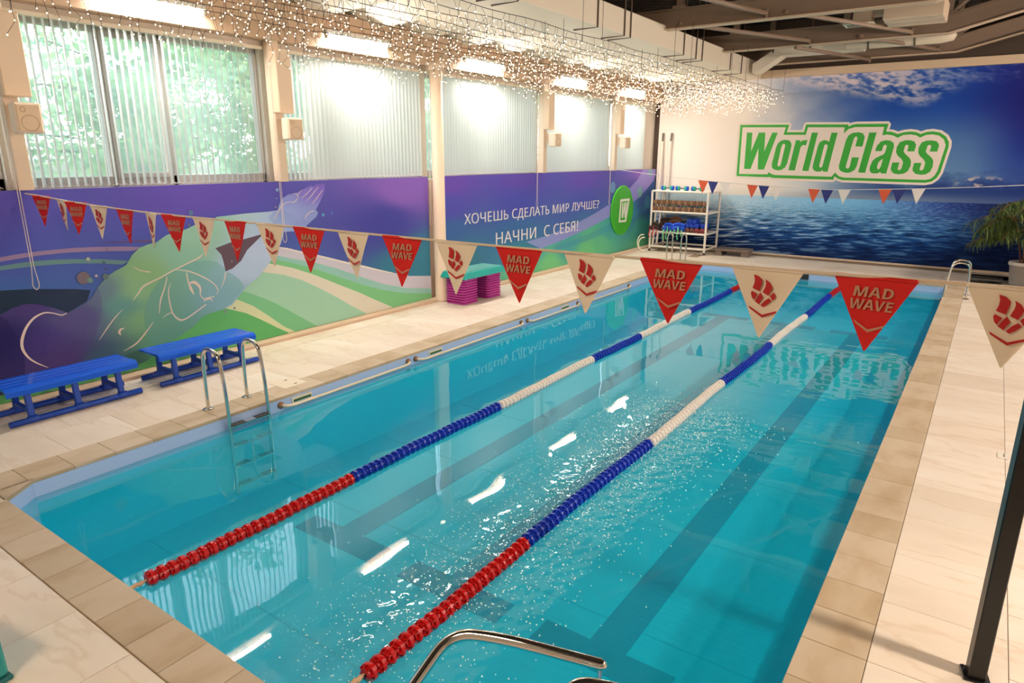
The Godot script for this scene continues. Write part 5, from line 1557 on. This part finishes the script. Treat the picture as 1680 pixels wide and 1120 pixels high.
# ------------------------------------------------------------------ the white rack and what lies on it
func rack() -> void:
	var white := mat("rack_white", rgb(240, 232, 222), 0.4)
	var t := thing("equipment_rack", "white pipe rack on castors loaded with swimming gear in the far left corner", "rack", Vector3(-7.55, 0, -19.9))
	var w := 0.86
	var d := 0.52
	for sx in [-1.0, 1.0]:
		for sz in [-1.0, 1.0]:
			put("post", tube_mesh([Vector3(sx * w, 0.08, sz * d), Vector3(sx * w, 1.80, sz * d)], 0.032, 10), white, t)
			put("castor", lathe_mesh([Vector2(0, 0.0), Vector2(0.03, 0.003), Vector2(0.038, 0.03), Vector2(0.03, 0.07), Vector2(0, 0.085)], 12, Transform3D(Basis(), Vector3(sx * w, 0, sz * d))), mat("castor_dark", rgb(60, 48, 40), 0.6), t)
	for y in [0.16, 0.60, 1.20, 1.80]:
		var st := begin(true)
		for s in [-1.0, 1.0]:
			tube(st, [Vector3(-w, y, s * d), Vector3(w, y, s * d)], 0.03, 8)
			tube(st, [Vector3(s * w, y, -d), Vector3(s * w, y, d)], 0.03, 8)
		put("rail", done(st), white, t)
		if y > 0.3:
			put("shelf_board", box_mesh(Vector3(w * 2 - 0.03, 0.018, d * 2 - 0.03), 0.003, Vector3(0, y + 0.01, 0)), white, t)
	# foam dumbbells: two round ends on a bar
	var blue := mat("foam_blue", rgb(28, 84, 200), 0.75)
	var green := mat("foam_green", rgb(34, 172, 140), 0.75)
	var bar := mat("dumbbell_bar", rgb(34, 48, 110), 0.5)
	var face := Transform3D(Basis(Vector3.BACK, PI / 2), Vector3.ZERO)
	var endp := lathe_mesh([Vector2(0, -0.03), Vector2(0.055, -0.03), Vector2(0.065, -0.02), Vector2(0.065, 0.02), Vector2(0.055, 0.03), Vector2(0, 0.03)], 16, face)
	var spots := [[-8.07, 1.886, "on the rack's top, leftmost"], [-7.62, 1.886, "on the rack's top, second from the left"], [-7.14, 1.886, "on the rack's top, rightmost"], [-8.02, 1.286, "on the second shelf, leftmost at the back"], [-7.56, 1.286, "on the second shelf, back row's middle"], [-7.08, 1.286, "on the second shelf, rightmost at the back"], [-7.10, 1.42, "lying atop the second shelf's back row"]]
	var k := 0
	for s in spots:
		var b := thing("foam_dumbbell", "blue and green foam dumbbell %s" % s[2], "dumbbell", Vector3(s[0], s[1], -19.72 if k < 3 else -20.1), rng.randf_range(-0.12, 0.12), "blue and green foam dumbbells")
		put("bar", tube_mesh([Vector3(-0.17, 0, 0), Vector3(0.17, 0, 0)], 0.016, 8), bar, b)
		for e in [[-0.16, 0], [-0.10, 1], [0.10, 1], [0.16, 0]]:
			put("foam_disc", endp, blue if e[1] == 0 else green, b, Transform3D(Basis(), Vector3(e[0], 0, 0)))
		k += 1
	# a packed row of brown foam dumbbells standing on end along the second shelf
	var brown := [mat("foam_brown_a", rgb(146, 110, 82), 0.8), mat("foam_brown_b", rgb(112, 80, 58), 0.8)]
	var tilt := Transform3D(Basis(Vector3.BACK, 0.0), Vector3.ZERO)
	var lobe := lathe_mesh([Vector2(0, -0.075), Vector2(0.036, -0.072), Vector2(0.056, -0.04), Vector2(0.056, 0.04), Vector2(0.036, 0.072), Vector2(0, 0.075)], 14, tilt)
	for i in 18:
		var b := thing("brown_dumbbell", "brown foam dumbbell standing %s from the left in the packed row on the second shelf" % ORD[i], "dumbbell", Vector3(-8.39 + 0.094 * i, 1.22, -19.475), 0.0, "brown foam dumbbells in a row")
		put("lower_end", lobe, brown[i % 2], b, Transform3D(Basis(Vector3.BACK, 0.16), Vector3(0, 0.07, 0)))
		put("grip", tube_mesh([Vector3(-0.01, 0.12, 0), Vector3(-0.025, 0.2, 0)], 0.018, 8), mat("grip_dark", rgb(48, 36, 30), 0.6), b)
		put("upper_end", lobe, brown[(i + 1) % 2], b, Transform3D(Basis(Vector3.BACK, 0.16), Vector3(-0.03, 0.255, 0)))
	# rolled foam on the third shelf
	var roll := lathe_mesh([Vector2(0, -0.2), Vector2(0.062, -0.2), Vector2(0.07, -0.19), Vector2(0.07, 0.19), Vector2(0.062, 0.2), Vector2(0, 0.2)], 16, Transform3D(Basis(Vector3.RIGHT, PI / 2), Vector3.ZERO))
	var hole := lathe_mesh([Vector2(0, 0), Vector2(0.02, 0), Vector2(0.02, 0.003), Vector2(0, 0.003)], 10, Transform3D(Basis(Vector3.RIGHT, PI / 2), Vector3(0, 0, 0.2)))
	var rl := [[-7.28, 0.69, "rb", "brown", "leftmost of the lower row"], [-7.13, 0.69, "rb", "brown", "second of the lower row"], [-6.98, 0.69, "rp", "reddish brown", "third of the lower row"], [-6.83, 0.69, "rp", "reddish brown", "rightmost of the lower row"], [-7.30, 0.825, "rd", "blue", "leftmost of the upper row"], [-7.155, 0.825, "rd", "blue", "second of the upper row"], [-7.01, 0.825, "rd", "blue", "third of the upper row"], [-6.81, 0.825, "rd", "blue", "rightmost, beside the rack's post"], [-7.23, 0.95, "rd", "blue", "left one on the pile's top"], [-7.08, 0.95, "rd", "blue", "right one on the pile's top"]]
	var rm := {"rb": mat("roll_brown", rgb(118, 74, 62), 0.8), "rp": mat("roll_red", rgb(150, 64, 66), 0.8), "rd": mat("roll_blue", rgb(18, 66, 190), 0.7)}
	for r in rl:
		var b := thing("foam_roll", "%s foam roll on the third shelf, %s" % [r[3], r[4]], "foam roll", Vector3(r[0], r[1] + 0.002, -19.63), 0.0, "foam rolls on the third shelf")
		put("roll", roll, rm[r[2]], b)
		put("core_hole", hole, mat("core_dark", rgb(30, 30, 50), 0.8), b)
	# soft belts heaped on the left, straps dangling
	var heaps := [[-8.27, 0.70, "red and black", rgb(54, 36, 30), rgb(196, 44, 72), "heaped at the left end of the third shelf"], [-8.05, 0.82, "dark brown", rgb(66, 48, 40), rgb(120, 40, 50), "lying second from the left on the third shelf"], [-7.75, 0.88, "brown", rgb(126, 84, 62), rgb(150, 70, 60), "at the back above the blue belts"], [-7.82, 0.70, "blue", rgb(18, 70, 196), rgb(96, 206, 130), "left one of the blue belts on the third shelf"], [-7.52, 0.72, "blue", rgb(22, 78, 204), rgb(110, 210, 140), "right one of the blue belts on the third shelf"]]
	k = 0
	for hp in heaps:
		var b := thing("swim_belt", "%s foam swim belt %s" % [hp[2], hp[5]], "swim belt", Vector3(hp[0], hp[1] - 0.08, -19.40 if k != 2 and k != 1 else -19.72), 0.25 * sin(k * 2.0), "foam swim belts")
		var body := mat("belt_body_%d" % k, hp[3], 0.75)
		var strap := mat("belt_strap_%d" % k, hp[4], 0.6)
		for j in 4:
			var st := begin(true)
			var pts := []
			for q in 9:
				var u := q / 8.0
				pts.append(Vector3(lerpf(-0.17, 0.17, u), 0.045 + 0.045 * j + 0.05 * sin(PI * u), 0.05 * sin(j * 2.1) + 0.03 * sin(u * 5.0 + j)))
			tube(st, pts, 0.046, 8)
			put("foam_pad", done(st), body, b)
		for j in 3:
			var x := -0.12 + 0.11 * j
			var ln := rng.randf_range(0.06, 0.22)
			var st := begin()
			var pts := [Vector3(x, 0.1 + 0.05 * sin(j * 2.0), 0.09), Vector3(x + 0.01, 0.0, 0.135), Vector3(x - 0.02, -ln * 0.6, 0.14), Vector3(x + 0.015 * sin(j * 3.0), -ln, 0.13)]
			for q in 3:
				bx(st, (pts[q] + pts[q + 1]) / 2, Vector3(0.026, 0.006, (pts[q + 1] - pts[q]).length()), 0.0, Basis.looking_at(pts[q + 1] - pts[q], Vector3.BACK if absf((pts[q + 1] - pts[q]).normalized().z) < 0.9 else Vector3.UP))
			put("strap", done(st), strap, b)
			put("buckle", box_mesh(Vector3(0.036, 0.04, 0.014), 0.004, pts[3]), strap, b)
		k += 1

func corner_things() -> void:
	var white := mat("pole_white", rgb(240, 228, 212), 0.4)
	var grip := mat("pole_grip", rgb(110, 98, 88), 0.6)
	var ends := [[Vector3(-8.62, 0.02, -20.1), Vector3(-8.70, 3.5, -20.62), "left of two tall white telescopic poles leaning in the corner behind the rack"], [Vector3(-8.52, 0.02, -20.15), Vector3(-8.42, 3.5, -20.62), "right of two tall white telescopic poles leaning in the corner behind the rack"]]
	for p in ends:
		var a: Vector3 = p[0]
		var b: Vector3 = p[1]
		var t := thing("telescopic_pole", p[2], "pole", a, 0, "poles in the far corner")
		put("shaft", tube_mesh([Vector3.ZERO, (b - a) * 0.93], 0.035, 10), white, t)
		put("inner_tube", tube_mesh([(b - a) * 0.3, (b - a) * 0.94], 0.026, 10), white, t)
		put("hand_grip", tube_mesh([(b - a) * 0.92, b - a], 0.03, 10), grip, t)
	# a loop of pale hose against the panel
	var h := thing("hose_coil", "loose loop of pale hose on the deck left of the rack", "hose", Vector3(-8.62, 0, -19.2))
	for i in 2:
		var pts := []
		for k in 22:
			var a := PI * (-0.08 + 1.16 * k / 21.0)
			pts.append(Vector3(0.05 + 0.07 * i - 0.15 * sin(a), 0.025 + 0.24 * (1.0 - cos(a)) * (1.0 - 0.16 * i), 0.03 * sin(a) + 0.07 * i))
		put("hose_loop", tube_mesh(pts, 0.017, 8), white, h)
	put("hose_tail", tube_mesh([Vector3(-0.06, 0.02, 0), Vector3(0.0, 0.018, 0.5), Vector3(0.06, 0.018, 1.2), Vector3(0.05, 0.018, 2.2)], 0.017, 8), white, h)
	# low grey step stool in front of the mural
	var s := thing("low_platform", "low grey plastic platform on feet before the sea mural, right of the rack", "platform", Vector3(-6.0, 0, -19.95), 0.05)
	var grey := mat("platform_grey", rgb(120, 104, 96), 0.6)
	put("top", box_mesh(Vector3(0.98, 0.06, 0.62), 0.012, Vector3(0, 0.17, 0)), grey, s)
	for x in [-0.38, 0.38]:
		put("foot", plate(PackedVector2Array([Vector2(-0.11, 0), Vector2(0.11, 0), Vector2(0.085, 0.142), Vector2(-0.085, 0.142)]), 0.56, Transform3D(Basis(), Vector3(x, 0, -0.28))), grey, s)

func plant() -> void:
	var t := thing("potted_plant", "bushy green plant with drooping narrow leaves in a pale grey pot", "plant", Vector3(0.84, 0, -19.1))
	put("pot", lathe_mesh([Vector2(0, 0), Vector2(0.225, 0), Vector2(0.24, 0.02), Vector2(0.285, 0.44), Vector2(0.31, 0.44), Vector2(0.315, 0.46), Vector2(0.31, 0.52), Vector2(0.29, 0.525), Vector2(0.28, 0.48), Vector2(0, 0.47)], 32), mat("pot_grey", rgb(198, 190, 184), 0.45), t)
	put("soil", lathe_mesh([Vector2(0, 0.475), Vector2(0.275, 0.475), Vector2(0.2, 0.49), Vector2(0, 0.495)], 20), mat("soil", rgb(70, 48, 34), 0.9), t)
	var bark := mat("bark", rgb(104, 62, 40), 0.8)
	var leafm := []
	for k in 3:
		var m := mat("leaf_%d" % k, [rgb(70, 92, 36), rgb(92, 110, 44), rgb(52, 74, 30)][k], 0.5)
		m.backlight_enabled = true
		m.backlight = Color(0.25, 0.3, 0.1)
		leafm.append(m)
	# a narrow leaf, folded along its middle and bent down at the tip
	var st := begin()
	var N := 5
	for i in N:
		var a := float(i) / N
		var b := float(i + 1) / N
		var pa := Vector3(0, -0.16 * a * a, 0.30 * a)
		var pb := Vector3(0, -0.16 * b * b, 0.30 * b)
		var wa := 0.013 * sin(PI * (0.12 + 0.86 * a))
		var wb := 0.013 * sin(PI * (0.12 + 0.86 * b))
		for s in [-1.0, 1.0]:
			var e := Vector3(s, 0.35, 0)
			if s > 0: quad(st, pa, pb, pb + e * wb, pa + e * wa)
			else: quad(st, pb, pa, pa + e * wa, pb + e * wb)
	var leaf := done(st)
	var sets := [[], [], []]
	for s in 6:
		var a := TAU * s / 6.0
		var base := Vector3(cos(a) * 0.09, 0.49, sin(a) * 0.09)
		var top := base + Vector3(cos(a) * 0.28, 1.05 + 0.2 * (s % 3), sin(a) * 0.24)
		put("stem", tube_mesh([base, base.lerp(top, 0.5) + Vector3(0.02, 0.03, 0), top], 0.017, 7), bark, t)
		var twigs := begin(true)
		for b in 14:
			var p := base.lerp(top, rng.randf_range(0.42, 1.0))
			var dir := Vector3(cos(a), 0, sin(a)).rotated(Vector3.UP, rng.randf_range(-1.5, 1.5))
			var ln := rng.randf_range(0.42, 1.0)
			var pts := []
			for q in 5:
				var u := q / 4.0
				pts.append(p + dir * ln * u + Vector3(0, ln * (0.55 * u - 0.75 * u * u), 0))
			tube(twigs, pts, 0.006, 4)
			for q in 36:
				var u := rng.randf_range(0.15, 1.0)
				var c: Vector3 = p + dir * ln * u + Vector3(0, ln * (0.55 * u - 0.75 * u * u), 0)
				var bs := Basis(Vector3.UP, rng.randf() * TAU) * Basis(Vector3.RIGHT, rng.randf_range(-0.2, 0.95))
				sets[rng.randi() % 3].append(Transform3D(bs.scaled(Vector3.ONE * rng.randf_range(0.6, 1.05)), c))
		put("twigs", done(twigs), bark, t)
	for k in 3: scatter("foliage", leaf, leafm[k], sets[k], t)

func small_things() -> void:
	# black steel post on the right
	var black := mat("post_black", rgb(12, 10, 9), 0.35)
	var p := thing("black_post", "square black steel post standing on the right deck", "post", Vector3(0.335, 0, -4.06), 0.2)
	put("shaft", box_mesh(Vector3(0.085, 5.6, 0.085), 0.006, Vector3(0, 2.8, 0)), black, p)
	put("base_plate", box_mesh(Vector3(0.13, 0.008, 0.13), 0.003, Vector3(0, 0.007, 0)), black, p)
	for x in [-0.052, 0.052]:
		for z in [-0.052, 0.052]:
			put("anchor_bolt", lathe_mesh([Vector2(0, 0), Vector2(0.007, 0), Vector2(0.007, 0.008), Vector2(0, 0.008)], 6, Transform3D(Basis(), Vector3(x, 0.009, z)), false), black, p)
	# hatch in the left deck
	var cream := mat("hatch_cream", rgb(238, 224, 204), 0.4)
	var h := thing("floor_hatch", "square cream hatch plate with two dark finger slots in the left deck", "hatch", Vector3(-7.0, 0, -5.02))
	put("plate", box_mesh(Vector3(0.34, 0.006, 0.34), 0.002, Vector3(0, 0.003, 0)), cream, h)
	for x in [-0.1, 0.1]:
		put("finger_slot", box_mesh(Vector3(0.018, 0.004, 0.04), 0.0, Vector3(x, 0.006, -0.04)), mat("slot_dark", rgb(60, 52, 46), 0.7), h)
	var o := thing("socket_plate", "small white cover plate set in the right deck by the black post", "cover plate", Vector3(0.47, 0, -7.66))
	put("plate", box_mesh(Vector3(0.09, 0.008, 0.14), 0.002, Vector3(0, 0.004, 0)), mat("plate_white", rgb(234, 226, 214), 0.4), o)
	for k in 3:
		put("screw", lathe_mesh([Vector2(0, 0), Vector2(0.008, 0), Vector2(0.006, 0.003), Vector2(0, 0.003)], 8, Transform3D(Basis(), Vector3(0.01, 0.008, -0.04 + 0.03 * k))), mat("slot_dark", rgb(60, 52, 46)), o)
	# teal foam board at the picture's lower left corner
	var b := thing("foam_board", "teal foam board standing at the lower left corner of the picture", "float board", Vector3(-4.22, 0.0, -0.88), 0.12)
	var st := begin()
	bx(st, Vector3(-0.06, 0.25, 0), Vector3(0.46, 0.48, 0.09), 0.02, Basis(Vector3.BACK, 0.07))
	put("board", done(st), mat("board_teal", rgb(34, 150, 148), 0.55), b)
	put("lower_edge", box_mesh(Vector3(0.48, 0.03, 0.11), 0.008, Vector3(-0.04, 0.015, 0)), mat("board_edge", rgb(24, 104, 104), 0.6), b)

# ------------------------------------------------------------------ outside the windows
func outdoors() -> void:
	var g := put("ground", box_mesh(Vector3(60, 0.3, 80), 0.0, Vector3(-39.5, -0.6, -12)), mat("lawn", rgb(112, 140, 84), 0.9))
	structure(g)
	var bark := mat("trunk_bark", rgb(120, 100, 82), 0.9)
	var lm := []
	for k in 3:
		var m := mat("tree_leaf_%d" % k, [rgb(140, 182, 130), rgb(178, 200, 118), rgb(112, 160, 134)][k], 0.5)
		m.backlight_enabled = true
		m.backlight = Color(0.7, 0.76, 0.6)
		lm.append(m)
	var st := begin()
	for s in [-1.0, 1.0]:
		var a := Vector3(0, 0, 0)
		var b := Vector3(0.055 * s, 0.012, 0.07)
		var c := Vector3(0, -0.03, 0.17)
		if s > 0: tri(st, a, c, b)
		else: tri(st, a, b, c)
	var leaf := done(st)
	var spots := [[-12.6, -3.6, 5.6, "nearest tree, behind the leftmost full window"], [-13.2, -6.6, 6.0, "leafy tree behind the left blind's right half"], [-13.6, -9.6, 5.6, "leafy tree behind the second full window"], [-13.2, -13.6, 5.4, "leafy tree behind the slogan's first window"], [-13.5, -18.0, 5.6, "leafy tree behind the farthest windows"], [-16.0, -1.2, 6.6, "leafy tree beyond the left edge column"]]
	for s in spots:
		var t := thing("tree", "%s, seen through the slats" % s[3], "tree", Vector3(s[0], -0.45, s[1]), 0, "trees outside the windows")
		put("trunk", tube_mesh([Vector3.ZERO, Vector3(0.05, 1.6, 0.03), Vector3(-0.03, s[2] * 0.8, 0)], 0.11, 9), bark, t)
		var br := begin(true)
		var sets := [[], [], []]
		for b in 60:
			var y: float = rng.randf_range(1.4, s[2] * 0.95)
			var a := rng.randf() * TAU
			var ln := rng.randf_range(0.7, 2.1) * (1.0 - 0.25 * absf(y / s[2] - 0.55))
			var p0 := Vector3(0, y, 0)
			var p1 := p0 + Vector3(cos(a) * ln, rng.randf_range(-0.1, 0.6), sin(a) * ln)
			tube(br, [p0, p0.lerp(p1, 0.5) + Vector3(0, 0.1, 0), p1], 0.015, 4)
			for q in 150:
				var c := p0.lerp(p1, rng.randf_range(0.3, 1.05)) + Vector3(rng.randfn(0, 0.16), rng.randfn(0, 0.16), rng.randfn(0, 0.16))
				sets[rng.randi() % 3].append(Transform3D(Basis.from_euler(Vector3(rng.randf_range(-1.2, 1.2), rng.randf() * TAU, rng.randf_range(-0.6, 0.6))).scaled(Vector3.ONE * rng.randf_range(0.7, 1.25)), c))
		put("branches", done(br), bark, t)
		for k in 3: scatter("foliage", leaf, lm[k], sets[k], t)
